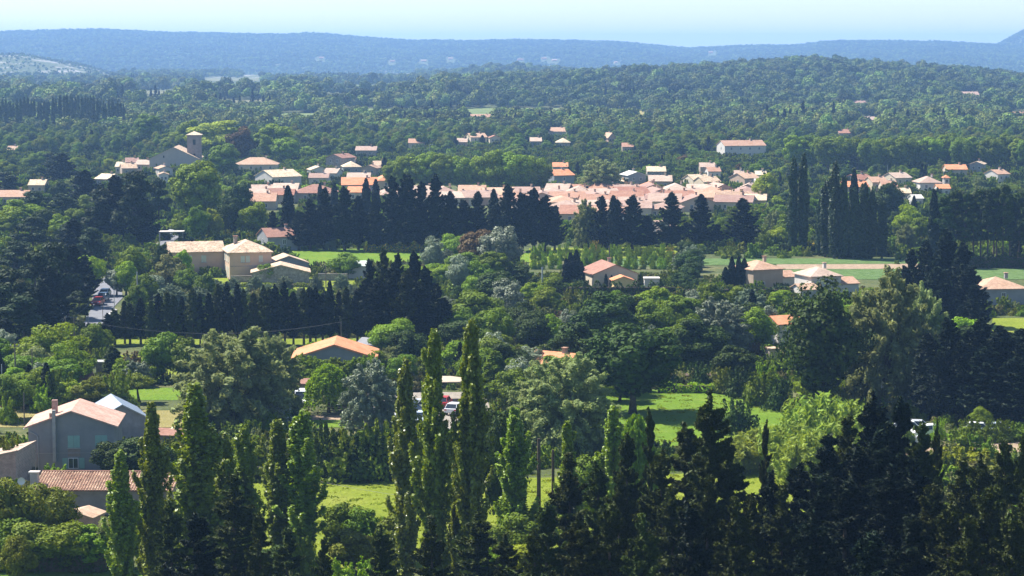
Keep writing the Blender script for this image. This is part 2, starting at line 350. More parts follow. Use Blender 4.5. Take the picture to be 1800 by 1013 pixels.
def far_patch(name, u0, u1, v0, v1, mat, nu=24, nv=8):
    """a field on rolling land, draped over it"""
    FARPATCH.append((u0, v0, u1, v1)); V = []; F = []
    for j in range(nv + 1):
        for i in range(nu + 1):
            p = ground(u0 + (u1 - u0) * i / nu, v1 + (v0 - v1) * j / nv); V.append((p.x, p.y, float(terrain(p.x, p.y)) + 0.35))
    for j in range(nv):
        for i in range(nu): b = j * (nu + 1) + i; F.append((b, b + 1, b + nu + 2, b + nu + 1))
    me = bpy.data.meshes.new(name); me.from_pydata(V, [], F); me.materials.append(MATS[mat]); o = bpy.data.objects.new(name, me); COL.objects.link(o); tag(o, kind='structure')
patch('meadow', [(300,838),(560,838),(700,841),(960,840),(1430,826),(1480,850),(1480,985),(900,1000),(430,1000),(300,960)], 'meadow_grass')
patch('grass_verge', [(-120,1004),(420,1002),(420,1075),(-120,1075)], 'lush_grass')
patch('hay_field', [(950,684),(1290,687),(1345,705),(1420,722),(1480,760),(1480,800),(1000,800),(930,740)], 'lush_grass')
patch('lawn', [(215,682),(330,682),(330,704),(215,704)], 'lush_grass')
patch('mown_field', [(-60,716),(60,716),(70,722),(330,722),(360,752),(-60,752)], 'dry_grass')
patch('garden_plot', [(545,731),(665,731),(670,739),(540,739)], 'soil')
patch('garden_lawn', [(540,739),(672,739),(680,752),(540,752)], 'lush_grass')
patch('car_park', [(640,690),(850,690),(880,760),(640,748)], 'gravel')
patch('dirt_track', [(1580,800),(1620,780),(1700,772),(1860,764),(1860,790),(1700,802)], 'soil')
patch('grass_strip', [(1600,766),(1860,752),(1860,763),(1620,776)], 'lush_grass')
patch('crop_field', [(1000,455),(1560,455),(1860,458),(1860,463),(1370,465),(1000,470)], 'crop_green')
patch('ploughed_field', [(1365,465.4),(1860,463.4),(1860,472),(1365,474)], 'soil')
patch('vegetable_field', [(1365,474.4),(1860,472.4),(1860,492),(1365,492)], 'crop_green')
patch('pasture', [(500,439),(760,437),(930,440),(930,462),(520,468)], 'lush_grass')
patch('orchard_ground', [(930,437),(1190,434),(1240,455),(1000,454.6),(930,470)], 'meadow_grass')
patch('small_pasture', [(1745,560),(1880,560),(1880,592),(1740,592)], 'meadow_grass')
patch('grove_grass', [(180,598),(640,596),(640,606),(180,610)], 'meadow_grass')
patch('olive_grove_grass', [(330,490),(620,488),(640,520),(330,524)], 'meadow_grass')
for u0, u1, v0, v1, mt in ((490, 565, 199, 216, 'far_field'), (600, 1000, 191, 203, 'far_field'), (240, 330, 160, 167, 'pale_scrub'), (330, 480, 148, 155, 'far_field'), (200, 300, 174, 181, 'far_field'), (430, 730, 124, 131, 'pale_scrub'), (560, 690, 166, 172, 'far_field'), (60, 170, 154, 160, 'far_field'), (360, 460, 138, 143, 'pale_scrub'), (560, 760, 150, 155, 'far_field'), (380, 470, 176, 182, 'pale_scrub')): far_patch('far_meadow', u0, u1, v0, v1, mt)
far_patch('stubble_field', 1040, 1135, 196, 206, 'dry_grass')
patch('garden_grass', [(180,625),(330,625),(330,668),(180,668)], 'meadow_grass')
patch('road', [(140,575),(160,545),(163,520),(166,505),(178,492),(196,481),(205,470),(222,470),(214,482),(205,494),(214,512),(216,524),(196,545),(178,575)], 'asphalt')
patch('lane', [(60,560),(140,558),(150,566),(146,576),(70,576)], 'asphalt')
patch('roadside_pavement', [(181,568),(187,556),(200,543),(206,545),(192,560),(188,568)], 'concrete')
patch('road', [(268,436),(282,424),(300,404),(318,404),(312,424),(300,436)], 'asphalt')
patch('road_marking', [(190,512),(191.2,512),(186,528),(184.2,528)], 'paint_line')

# ------------------------------------------------------------------ trees: leaf clouds
def leaf_object_mesh(name, P, N, size, mat, aspect=1.7, jit=0.7, core=None):
    n = len(P); r = rng
    N = N + r.normal(0, jit, (n, 3)); N /= np.linalg.norm(N, axis=1, keepdims=True) + 1e-9
    A = np.cross(N, r.normal(0, 1, (n, 3))); A /= np.linalg.norm(A, axis=1, keepdims=True) + 1e-9
    B = np.cross(N, A); s = (np.full(n, size) if np.isscalar(size) else size) * r.uniform(0.65, 1.35, n); s = s[:, None]
    bend = N * s * 0.18
    V = np.stack([P - A * s * aspect / 2, P - B * s / 2 + bend, P + A * s * aspect / 2, P + B * s / 2 + bend], 1).reshape(-1, 3)
    me = bpy.data.meshes.new(name); nv = len(V)
    me.vertices.add(nv); me.vertices.foreach_set('co', V.astype(np.float32).ravel())
    me.loops.add(nv); me.loops.foreach_set('vertex_index', np.arange(nv, dtype=np.int32))
    me.polygons.add(n); me.polygons.foreach_set('loop_start', np.arange(0, nv, 4, dtype=np.int32)); me.update()
    me.materials.append(MATS[mat]); return me
def plumes(p0, p1, p2, n, r0, r1, pw=0.7, flat=1.0):
    """leaves strung round bent shoots: p0,p1,p2 (k,3) quadratic curves"""
    k = len(p0); t = rng.random((k, n, 1)) ** pw
    C = (1 - t) ** 2 * p0[:, None] + 2 * t * (1 - t) * p1[:, None] + t * t * p2[:, None]
    D = rng.normal(0, 1, (k, n, 3)); D /= np.linalg.norm(D, axis=2, keepdims=True); D[:, :, 2] *= flat
    rad = (r0 * (1 - t) + r1 * t) * np.sqrt(rng.random((k, n, 1)))
    T = (p2 - p0)[:, None] / (np.linalg.norm(p2 - p0, axis=1)[:, None, None] + 1e-9)
    return (C + D * rad).reshape(-1, 3), (D + 0.25 * T).reshape(-1, 3)
def clumps(Cc, R, n, flat=0.8, shell=0.55):
    k = len(Cc); D = rng.normal(0, 1, (k, n, 3)); D /= np.linalg.norm(D, axis=2, keepdims=True)
    q = shell + (1 - shell) * rng.random((k, n, 1)) ** 0.6
    Q = D * q * R[:, None, None]; Q[:, :, 2] *= flat
    return (Cc[:, None] + Q).reshape(-1, 3), D.reshape(-1, 3)
def circ(a): return np.stack([np.cos(a), np.sin(a), np.zeros_like(a)], -1)
PROTO = {}
def trunk_mesh(h, r, limbs, mat='bark', bend=0.0):
    m = MB(); k = 5
    m.tube([(bend * math.sin(i / k * 2.2), bend * 0.6 * math.sin(i / k * 1.7), h * i / k) for i in range(k + 1)], [r * (1.25 if i == 0 else 1 - 0.75 * i / k) for i in range(k + 1)], 8)
    for a, b, rr in limbs:
        mid = [(a[j] * 0.5 + b[j] * 0.5) for j in range(3)]; mid[2] += 0.06 * h
        m.tube([a, mid, b], [rr, rr * 0.7, rr * 0.3], 5)
    return m.mesh('trunk', mat, True)
def proto(kind, h, r, crown, trunk):
    PROTO.setdefault(kind, []).append((h, r, crown, trunk))
def mk_poplar(h=20.0, R=1.6, k=120, n=190, size=0.21, kind='poplar'):
    z0 = h * (0.06 + 0.84 * rng.random(k) ** 0.9); az = rng.random(k) * 2 * math.pi
    prof = lambda z: np.interp(z / h, [0, 0.08, 0.3, 0.6, 0.85, 1.0], [0.45, 0.85, 1.0, 0.92, 0.66, 0.14])
    L = h * rng.uniform(0.07, 0.19, k); top = np.minimum(z0 + L, h * rng.uniform(0.96, 1.0, k))
    rad = R * prof(top) * rng.uniform(0.3, 1.05, k) * (1 + 0.38 * np.sin(2 * az + 13 * z0 / h + rng.random() * 6))
    p0 = np.c_[0.15 * circ(az)[:, :2], z0]; p1 = np.c_[circ(az)[:, :2] * (rad * 0.95)[:, None], z0 + 0.35 * (top - z0)]; p2 = np.c_[circ(az)[:, :2] * rad[:, None], top]
    P, N = plumes(p0, p1, p2, n, 0.34, 0.24)
    p = np.array([[0, 0, h * 0.86]]); P2, N2 = plumes(p, p + [[0.1, 0.1, h * 0.07]], p + [[0.25, 0.05, h * 0.14]], 160, 0.35, 0.12)
    ni = 3600; zi = h * (0.05 + 0.85 * rng.random(ni)); ai = rng.random(ni) * 6.28; ri = 0.62 * R * prof(zi) * np.sqrt(rng.random(ni)); P3 = np.c_[circ(ai)[:, :2] * ri[:, None], zi]
    P = np.r_[P, P2, P3]; N = np.r_[N, N2, rng.normal(0, 1, (ni, 3))]; size = np.r_[np.full(len(P) - ni, size), np.full(ni, size * 1.4)]
    limbs = [((0, 0, z0[i]), tuple(p2[i] * [0.8, 0.8, 0.96]), 0.05) for i in range(0, k, 7)]
    proto(kind, h, R * 1.15, leaf_object_mesh('crown', P, N, size, 'poplar_leaf', 1.25), trunk_mesh(h * 0.93, 0.26, limbs, 'bark_grey', 0.15))
def mk_cypress(h=15.0, R=2.3, k=190, n=62, size=0.27, kind='cypress', up=1.0, droop=0.0, base=0.10, asp=2.2, mat='cypress_leaf', shp=0.75, r0=0.33, r1=0.16):
    z0 = h * (base + (0.97 - base) * rng.random(k)); az = rng.random(k) * 2 * math.pi; t = (z0 / h - base) / (1 - base)
    rad = (R * (1 - t) ** shp * np.minimum(1, 0.55 + 3 * t)) * rng.uniform(0.45, 1.25, k) * (1 + 0.25 * np.sin(3 * az + 9 * t)) + 0.12
    dz = up * rad * rng.uniform(0.4, 1.1, k)
    d = circ(az)[:, :2]
    p0 = np.c_[d * 0.1, z0]; p1 = np.c_[d * (rad * 0.6)[:, None], z0 + dz * 0.15 - droop * rad]; p2 = np.c_[d * rad[:, None], np.minimum(z0 + dz, h * 0.985)]
    tp = (1 - 0.65 * t)[:, None, None]
    P, N = plumes(p0, p1, p2, n, r0 * tp, r1 * tp, 0.6)
    q = np.array([[0, 0, h * 0.80]] * 4) + rng.normal(0, .10, (4, 3)); P2, N2 = plumes(q, q + [[0.05, 0, h * .1]], q + [[0.12, 0.05, h * .20]], 70, 0.26, 0.05)
    P = np.r_[P, P2]; N = np.r_[N, N2]
    proto(kind, h, R * 1.1, leaf_object_mesh('crown', P, N, size, mat, asp), trunk_mesh(h * 0.9, 0.22, [], 'bark'))
def mk_pencil(h=10.0, R=0.9, n=5200, size=0.24):
    z = rng.random(n); az = rng.random(n) * 2 * math.pi
    prof = np.interp(z, [0, 0.06, 0.3, 0.7, 0.9, 1.0], [0.5, 0.85, 1.0, 0.8, 0.42, 0.03])
    lump = 1 + 0.16 * np.sin(az * 3 + z * 23) + 0.12 * np.sin(az * 5 - z * 41)
    q = prof * R * lump * (0.62 + 0.4 * rng.random(n))
    P = np.c_[circ(az)[:, :2] * q[:, None], 0.25 + z * (h - 0.25)]; N = np.c_[circ(az)[:, :2], np.full(n, 0.5)]
    proto('pencil', h, R * 1.05, leaf_object_mesh('crown', P, N, size, 'cypress_leaf', 2.2), trunk_mesh(h * 0.9, 0.13, [], 'bark'))
def mk_broad(h=9.0, R=3.6, k=46, n=235, size=0.25, kind='broad', base=0.07, cr=0.30, flat=0.8, mat='green_leaf', trunk='bark', asp=1.5, top=0.5):
    D = rng.normal(0, 1, (k, 3)); D /= np.linalg.norm(D, axis=1, keepdims=True); D[:, 2] = np.where(D[:, 2] < -0.1, D[:, 2] * rng.uniform(-0.6, 1.0, k), D[:, 2])
    q = rng.uniform(0.45, 0.86, k)
    zc = h * (base + (1 - base) * 0.48); hz = h * (1 - base) * 0.56
    Cc = np.c_[D[:, 0] * q * R, D[:, 1] * q * R, zc + D[:, 2] * q * hz]
    Rc = R * cr * rng.uniform(0.6, 1.25, k)
    P, N = clumps(Cc, Rc, n, flat); N = N + 0.8 * (P - [0, 0, zc]) / R
    ni = 1500; Di = rng.normal(0, 1, (ni, 3)); Di /= np.linalg.norm(Di, axis=1, keepdims=True); Pi = Di * (rng.random(ni) ** 0.4)[:, None] * [R * .62, R * .62, hz * .66] + [0, 0, zc]
    P = np.r_[P, Pi]; N = np.r_[N, Di]; sz = np.r_[np.full(len(P) - ni, size), np.full(ni, size * 1.9)]
    keep = P[:, 2] > h * base * 0.6; P = P[keep]; N = N[keep]; size = sz[keep]
    limbs = [((0, 0, h * (base + 0.1 + 0.25 * rng.random())), tuple(Cc[i] * [0.8, 0.8, 0.95]), R * 0.028) for i in range(0, k, 5)]
    proto(kind, max(h, P[:, 2].max()), R, leaf_object_mesh('crown', P, N, size, mat, asp), trunk_mesh(h * 0.72, R * 0.065 + 0.04, limbs, trunk, 0.2))
def mk_willow(h=11.0, R=5.0, k=170, n=170, size=0.19, kind='willow', droop=0.16, mat='willow_leaf'):
    az = rng.random(k) * 2 * math.pi; el = np.arcsin(rng.uniform(-0.45, 1.0, k)); L = rng.uniform(0.75, 1.05, k)
    d = np.c_[np.cos(el) * np.cos(az), np.cos(el) * np.sin(az), np.sin(el)]
    zb = 0.34 * h; E = d * [R, R, h - zb] * L[:, None] + [0, 0, zb]
    p0 = np.c_[E[:, :2] * 0.35, zb + (E[:, 2] - zb) * 0.45]; p2 = E - np.c_[np.zeros((k, 2)), droop * h * (1 - d[:, 2]) * rng.random(k)]
    p1 = 0.5 * (p0 + p2) + [0, 0, 0.07 * h]
    P, N = plumes(p0, p1, p2, n, 0.75, 0.35, 0.55); kk = P[:, 2] > 0.15; P = P[kk]; N = N[kk]
    limbs = [((0, 0, 0.15 * h), tuple(p0[i]), 0.12) for i in range(0, k, 9)]
    proto(kind, h, R, leaf_object_mesh('crown', P, N, size, mat, 2.6), trunk_mesh(h * 0.5, 0.38, limbs, 'bark', 0.3))
def mk_weeping(h=7.0, R=2.8, k=170, n=60):
    az = rng.random(k) * 2 * math.pi; q = np.sqrt(rng.random(k)) * R; d = circ(az)[:, :2] * q[:, None]
    zt = h * (0.97 - 0.38 * (q / R) ** 2); ze = np.maximum(h * 0.10, zt - h * rng.uniform(0.3, 0.75, k))
    p0 = np.c_[d * 0.8, zt]; p1 = np.c_[d * 1.05, zt - 0.1]; p2 = np.c_[d * 1.08, ze]
    P, N = plumes(p0, p1, p2, n, 0.22, 0.12, 1.0)
    proto('weeping', h, R, leaf_object_mesh('crown', P, N, 0.16, 'bright_leaf', 2.8), trunk_mesh(h * 0.75, 0.2, [((0, 0, h * .5), tuple(p0[i]), 0.06) for i in range(0, k, 14)], 'bark'))
def mk_pine(h=12.0, R=3.6, k=34, n=190, kind='pine', size=0.27):
    t = rng.random(k); az = rng.random(k) * 2 * math.pi; rad = R * np.interp(t, [0, 0.35, 0.75, 1], [0.75, 0.95, 0.7, 0.15]) * rng.uniform(0.25, 0.95, k)
    Cc = np.c_[circ(az)[:, :2] * rad[:, None], h * (0.34 + 0.60 * t)]; Rc = R * 0.32 * rng.uniform(0.7, 1.2, k)
    P, N = clumps(Cc, Rc, n, 0.55, 0.3); N[:, 2] += 0.5
    limbs = [((0, 0, h * (0.3 + 0.5 * t[i])), tuple(Cc[i]), 0.07) for i in range(0, k, 2)]
    proto(kind, h, R * 1.05, leaf_object_mesh('crown', P, N, size, 'pine_leaf', 2.4), trunk_mesh(h * 0.9, 0.24, limbs, 'bark', 0.4))
def mk_shrub(h=2.2, R=1.7, k=22, n=110, size=0.15, kind='shrub', mat='shrub_leaf'):
    D = rng.normal(0, 1, (k, 3)); D[:, 2] = np.abs(D[:, 2]); D /= np.linalg.norm(D, axis=1, keepdims=True); q = rng.uniform(0.35, 0.8, k)
    Cc = D * q[:, None] * [R, R, h * 0.9]; P, N = clumps(Cc, R * 0.34 * rng.uniform(0.6, 1.3, k), n, 0.9); N += (P / [R, R, h]) * 0.8
    kk = P[:, 2] > 0.02; P = P[kk]; N = N[kk]
    s = 12; az = rng.random(s) * 6.28; d = circ(az)[:, :2] * (R * rng.uniform(.2, .8, s))[:, None]
    P2, N2 = plumes(np.c_[d * .7, np.full(s, h * .5)], np.c_[d * .9, np.full(s, h * .8)], np.c_[d, h * rng.uniform(.85, 1.08, s)], 40, R * .14, R * .05); P = np.r_[P, P2]; N = np.r_[N, N2]
    proto(kind, h, R, leaf_object_mesh('crown', P, N, size, mat, 1.6), trunk_mesh(h * 0.6, 0.06, [((0, 0, .1), tuple(Cc[i]), 0.035) for i in range(0, k, 4)], 'bark'))
def mk_reed(h=4.0, R=2.4, k=160, n=26):
    az = rng.random(k) * 6.28; d = circ(az)[:, :2] * (np.sqrt(rng.random(k)) * R)[:, None]; ez = rng.random(k) * 6.28
    top = h * rng.uniform(0.6, 1.0, k) * (1 - 0.25 * (np.linalg.norm(d, axis=1) / R) ** 2)
    e = d + circ(ez)[:, :2] * 0.5
    P, N = plumes(np.c_[d, np.full(k, .1)], np.c_[d, top * .6], np.c_[e, top], n, 0.10, 0.28, 0.6)
    proto('reed', h, R * 1.05, leaf_object_mesh('crown', P, N, 0.17, 'reed_leaf', 3.4, 0.5), trunk_mesh(h * 0.5, 0.04, [((d[i][0], d[i][1], 0), (e[i][0], e[i][1], top[i] * .9), 0.02) for i in range(0, k, 5)], 'bark_grey'))
for _ in range(3): mk_poplar()
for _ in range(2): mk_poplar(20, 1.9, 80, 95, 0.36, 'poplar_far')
for _ in range(4): mk_cypress()
for _ in range(4): mk_cypress(16, 2.7, 180, 230, 0.12, 'fore_cypress', 0.40, 0.16, 0.05, 3.2, 'cypress_olive_leaf', 0.72, 0.34, 0.10)
for _ in range(2): mk_pencil()
for _ in range(5): mk_broad()
for _ in range(3): mk_broad(13, 4.6, 60, 240, 0.30, 'tall_broad', 0.09, 0.27)
for _ in range(2): mk_broad(8, 4.2, 40, 260, 0.24, 'fig', 0.05, 0.26, 0.7, 'bright_leaf', asp=1.1)
for _ in range(2): mk_broad(12, 4.2, 70, 130, 0.27, 'airy', 0.05, 0.26, 0.9, 'dark_leaf', asp=1.2)
mk_broad(4.6, 2.5, 26, 150, 0.17, 'orchard', 0.42, 0.30, 0.6, 'shrub_leaf')
for _ in range(3): mk_willow()
mk_weeping()
for _ in range(4): mk_pine()
for _ in range(4): mk_shrub()
for _ in range(2): mk_reed()
for m_ in ('shrub_leaf', 'green_leaf', 'plane_leaf', 'dark_leaf', 'dry_leaf'): mk_shrub(1.9, 1.7, 18, 70, 0.2, 'under_' + m_, m_)
def mk_tuft(kind, mat, h, R, k=26, n=5):
    az = rng.random(k) * 6.28; d = circ(az)[:, :2] * (np.sqrt(rng.random(k)) * R)[:, None]
    P, N = plumes(np.c_[d, np.full(k, .02)], np.c_[d * 1.1, np.full(k, h * .5)], np.c_[d * 1.3, h * rng.uniform(.5, 1, k)], n, .05, .05, 1.0)
    proto(kind, h, R, leaf_object_mesh('crown', P, N, .12, mat, 2.6), trunk_mesh(h * .3, .01, [], 'bark'))
mk_tuft('grass_tuft', 'grass_leaf', .16, .55); mk_tuft('grass_tuft_pale', 'grass_pale_leaf', .22, .5)
def mk_far(kind, h, R, k, n, size, mat):
    D = rng.normal(0, 1, (k, 3)); D[:, 2] = np.abs(D[:, 2]) - 0.2; D /= np.linalg.norm(D, axis=1, keepdims=True)
    Cc = D * rng.uniform(.35, .75, k)[:, None] * [R, R, h * .45] + [0, 0, h * .5]
    P, N = clumps(Cc, R * .42 * rng.uniform(.7, 1.2, k), n, 0.85); N += (P - [0, 0, h * .4]) / R
    proto(kind, h, R, leaf_object_mesh('crown', P, N, size, mat, 1.4), trunk_mesh(h * .6, .2, [], 'bark'))
for _ in range(3): mk_far('far_tree', 8.0, 4.2, 18, 70, 0.75, 'far_leaf')
for _ in range(3): mk_far('far_pine', 8.0, 3.8, 16, 70, 0.70, 'far_pine_leaf')

# ------------------------------------------------------------------ trees: placing
KINDNAME = {'poplar': 'poplar_tree', 'poplar_far': 'poplar_tree', 'cypress': 'cypress_tree', 'fore_cypress': 'cypress_tree', 'pencil': 'cypress_tree', 'broad': 'leafy_tree', 'tall_broad': 'plane_tree', 'fig': 'fig_tree', 'airy': 'aspen_tree', 'orchard': 'fruit_tree', 'willow': 'willow_tree', 'weeping': 'weeping_willow', 'pine': 'pine_tree', 'shrub': 'shrub', 'reed': 'reed_clump', 'far_tree': 'leafy_tree', 'far_pine': 'pine_tree'}
ORD = 'first second third fourth fifth sixth seventh eighth ninth tenth eleventh twelfth thirteenth fourteenth fifteenth sixteenth seventeenth eighteenth nineteenth'.split()
TENS = {20: 'twent', 30: 'thirt', 40: 'fort', 50: 'fift', 60: 'sixt', 70: 'sevent', 80: 'eight', 90: 'ninet'}
def ordinal(n):
    if n < 20: return ORD[n - 1]
    if n < 100:
        t = TENS[n // 10 * 10]; return t + 'ieth' if n % 10 == 0 else t + 'y-' + ORD[n % 10 - 1]
    return {1: 'one hundred', 2: 'two hundred'}[n // 100] + ('th' if n % 100 == 0 else ' and ' + ordinal(n % 100))
TREES = []; TGROUP = {}
def add_tree(kind, u, vt, vb, w, mat=None, label=None, group=None, noun=None, where=None, pos=None, hw=None):
    if pos is None:
        p = ground(u, vb); s = scale_at(p); H = (vb - vt) / s / CP; W = w / s
    else: p = pos; H, W = hw
    h0, r0, crown, trunk = PROTO[kind][rng.integers(len(PROTO[kind]))]
    cat = 'shrub' if kind in ('shrub', 'reed') else 'tree'
    root = empty('garden_tree' if kind == 'broad' and group and 'village' not in group else KINDNAME[kind], p, rng.random() * 6.28); root.scale = (W / 2 / r0, W / 2 / r0, H / h0)
    for nm, me in (('trunk', trunk), ('crown', crown)):
        c = bpy.data.objects.new(nm, me); COL.objects.link(c); c.parent = root
        if nm == 'crown' and mat:
            c.material_slots[0].link = 'OBJECT'; c.material_slots[0].material = MATS[mat]
    root['category'] = cat
    if group: root['group'] = group
    if label: root['label'] = label
    else: TGROUP.setdefault((group, noun, where), []).append((u, root))
    TREES.append((u, vt, vb, w, p, W))
    return root
def finish_labels():
    for (group, noun, where), lst in TGROUP.items():
        lst.sort(key=lambda q: q[0])
        for i, (u, r) in enumerate(lst):
            r['label'] = f'{ordinal(i + 1)} {noun} from the left {where}' if len(lst) > 1 else f'{noun} {where}'
def row(kind, mat, group, noun, where, items):
    for it in items: add_tree(kind, *it[:4], mat=it[4] if len(it) > 4 else mat, group=group, noun=noun, where=where)

# ------------------------------------------------------------------ buildings
def K(v): return (v - 60.0) / (v - 88.0)      # size correction for things measured before the horizon was fixed
KEEP = []          # (u0, v0, u1, v1, v_base): places in view that no filler tree may stand in front of
def volume(root, cx, cy, w, d, eave, rise, ridge, wall, roof, ov=0.4, hip=False, z0=0.0, th=0.16, wname='wall', rname='roof'):
    m = MB(); x0, x1, y0, y1 = cx - w / 2, cx + w / 2, cy - d / 2, cy + d / 2; e = z0 + eave; q = e + rise
    m.quad([(x0, y0, z0), (x1, y0, z0), (x1, y0, e), (x0, y0, e)]); m.quad([(x1, y1, z0), (x0, y1, z0), (x0, y1, e), (x1, y1, e)])
    m.quad([(x0, y1, z0), (x0, y0, z0), (x0, y0, e), (x0, y1, e)]); m.quad([(x1, y0, z0), (x1, y1, z0), (x1, y1, e), (x1, y0, e)])
    if not hip and rise > 0:
        if ridge == 'x': m.quad([(x0, y1, e), (x0, y0, e), (x0, cy, q)]); m.quad([(x1, y0, e), (x1, y1, e), (x1, cy, q)])
        else: m.quad([(x0, y0, e), (x1, y0, e), (cx, y0, q)]); m.quad([(x1, y1, e), (x0, y1, e), (cx, y1, q)])
    wo_ = m.build(wname, wall, root)
    r = MB()
    if rise <= 0:
        r.box((cx, cy, e + 0.12), (w + 0.3, d + 0.3, 0.24))
    elif hip:
        a, b, c, f_ = x0 - ov, x1 + ov, y0 - ov, y1 + ov; k = min(w, d) / 2 + ov; sl = rise / (min(w, d) / 2); el = e - ov * sl; t = th
        if w >= d: R0, R1 = (a + k, cy, q + t), (b - k, cy, q + t)
        else: R0, R1 = (cx, c + k, q + t), (cx, f_ - k, q + t)
        B = [(a, c, el), (b, c, el), (b, f_, el), (a, f_, el)]; T = [(p[0], p[1], el + t) for p in B]
        for i in range(4): j = (i + 1) % 4; r.quad([B[i], B[j], T[j], T[i]])
        if w >= d: r.quad([T[0], T[1], R1, R0]); r.quad([T[1], T[2], R1]); r.quad([T[2], T[3], R0, R1]); r.quad([T[3], T[0], R0])
        else: r.quad([T[0], T[1], R0]); r.quad([T[1], T[2], R1, R0]); r.quad([T[2], T[3], R1]); r.quad([T[3], T[0], R0, R1])
        r.quad(B[::-1])
    else:
        half = (d if ridge == 'x' else w) / 2; sl = rise / half; el = e - ov * sl; g = 0.25
        for s in (-1, 1):
            if ridge == 'x':
                P = [(x0 - g, cy + s * (half + ov), el), (x1 + g, cy + s * (half + ov), el), (x1 + g, cy, q), (x0 - g, cy, q)]
            else:
                P = [(cx + s * (half + ov), y0 - g, el), (cx + s * (half + ov), y1 + g, el), (cx, y1 + g, q), (cx, y0 - g, q)]
            T = [(p[0], p[1], p[2] + th) for p in P]
            flip = (s > 0) == (ridge == 'x')
            r.quad(T[::-1] if flip else T); r.quad(P if flip else P[::-1])
            for i in range(4): j = (i + 1) % 4; r.quad([P[i], P[j], T[j], T[i]])
    ro = r.build(rname, roof, root)
    return wo_, ro
def chimney(roof, x, y, z, w=0.6, h=1.3, mat='wall_cream', cap=True):
    m = MB(); m.box((x, y, z + h / 2), (w, w, h))
    c = m.build('chimney', mat, roof)
    if cap:
        k = MB(); k.box((x, y, z + h + 0.06), (w + 0.25, w + 0.25, 0.1)); k.build('chimney_cap', 'roof_salmon', roof)
    return c
def window(root, face, a, z, w, h, pos, shut=None, frame='frame_white', glass=True, name='window', closed=None):
    """face f: on a y plane, l / r: on an x plane; pos is that plane's coordinate, outward side given by face"""
    M = {'f': (1, 0, 0, -1), 'b': (1, 0, 0, 1), 'l': (0, 1, -1, 0), 'r': (0, 1, 1, 0)}[face]
    def put(mb, a0, z0, ww, hh, off, t):
        if face in 'fb': mb.box((a0, pos + M[3] * off, z0), (ww, t, hh))
        else: mb.box((pos + M[2] * off, a0, z0), (t, ww, hh))
    if closed:
        m = MB(); put(m, a - w / 4 - 0.01, z, w / 2 - 0.02, h, 0.03, 0.06); o = m.build('shutter', closed, root)
        m = MB(); put(m, a + w / 4 + 0.01, z, w / 2 - 0.02, h, 0.03, 0.06); m.build('shutter', closed, root)
        m = MB(); put(m, a, z - h / 2 - 0.06, w + 0.2, 0.1, 0.06, 0.14); m.build('window_sill', 'concrete', root)
        return o
    m = MB(); t = 0.07
    for (a0, z0, ww, hh) in ((a, z + h / 2 - t / 2, w, t), (a, z - h / 2 + t / 2, w, t), (a - w / 2 + t / 2, z, t, h - 2 * t), (a + w / 2 - t / 2, z, t, h - 2 * t), (a, z, t * .8, h - 2 * t)): put(m, a0, z0, ww, hh, 0.03, 0.07)
    o = m.build(name, frame, root)
    g = MB(); put(g, a, z, w - t, h - t, 0.012, 0.03); g.build('pane', 'glass_dark', o)
    if shut:
        for s in (-1, 1):
            k = MB(); put(k, a + s * (w * 0.75 + 0.04), z, w / 2, h, 0.03, 0.05); k.build('shutter', shut, root)
    return o
def house(u, vb, wpx, eave, label, roof='roof_salmon', wall='wall_cream', ridge='x', rot=0.0, depth=9.0, rise=None, hip=False, group=None, wins=2, chim=True, cat='house', wm=None, vt=None, keep=True, name='house', shut=None, ov=0.4):
    p = ground(u, vb); s = scale_at(p); kk = K(vb) if vb > 150 else 1.0; w = wm * kk if wm else wpx / s; eave *= kk; depth *= kk; rise = rise * kk if rise is not None else None
    root = empty(name, p, rot)
    rise = rise if rise is not None else (depth if ridge == 'x' or hip else w) * 0.5 * 0.36
    _, ro = volume(root, 0, depth / 2, w, depth, eave, rise, ridge, wall, roof, ov, hip)
    if wins:
        zz = [eave - 1.35] if eave < 4.2 else [eave - 1.3, eave - 4.0]
        for z in zz:
            for k in range(wins): window(root, 'f', w * ((k + 0.7) / (wins + 0.4) - 0.5), z, 0.9, 1.2, 0.0, shut=shut)
            window(root, 'l', depth * 0.45, z, 0.9, 1.2, -w / 2); window(root, 'r', depth * 0.55, z, 0.9, 1.2, w / 2)
    if chim: chimney(ro, w * 0.22 if ridge == 'x' else 0.4, depth * (0.5 if ridge == 'x' else 0.6), eave + rise * 0.85, 0.6, 1.1, wall)
    tag(root, label, cat, group)
    if keep:
        top = vb - (eave + rise + 0.3) * s; KEEP.append((u - w * s / 2 - 2, top if vt is None else vt, u + w * s / 2 + 2, vb - 0.35 * eave * s, vb))
    return root, s, w
# --- grey farmhouse, front left
p = ground(127, 832); FS = scale_at(p)
fh = empty('farmhouse', p, math.radians(4)); tag(fh, 'grey rendered farmhouse, gable towards us, pale pink tiled roof and two closed green shutters', 'house')
FW, FD, FE, FR = 9.7, 9.0, 5.4, 1.7
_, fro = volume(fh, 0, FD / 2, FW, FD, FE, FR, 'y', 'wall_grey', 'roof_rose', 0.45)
m = MB(); m.box((-FW / 2 - 0.012, FD / 2, FE / 2), (0.03, FD - .1, FE - 0.3)); m.build('painted_sunlit_side', 'wall_white', fh)  # white sheet over the left wall paints in the sun falling on it
chimney(fro, -2.15, 2.6, FE + 0.75, 0.62, 1.95, 'brick_chimney', False); chimney(fro, -2.2, 0.35, FE + 0.6, 0.55, 0.95, 'brick_chimney', False)
m = MB(); m.box((-1.92, -0.24, 4.35), (0.36, 0.42, 6.0)); m.build('flue', 'concrete', fh)
window(fh, 'f', 0.25, 3.65, 1.35, 1.4, 0.0, closed='shutter_green'); window(fh, 'f', 3.35, 3.65, 1.35, 1.4, 0.0, closed='shutter_green')
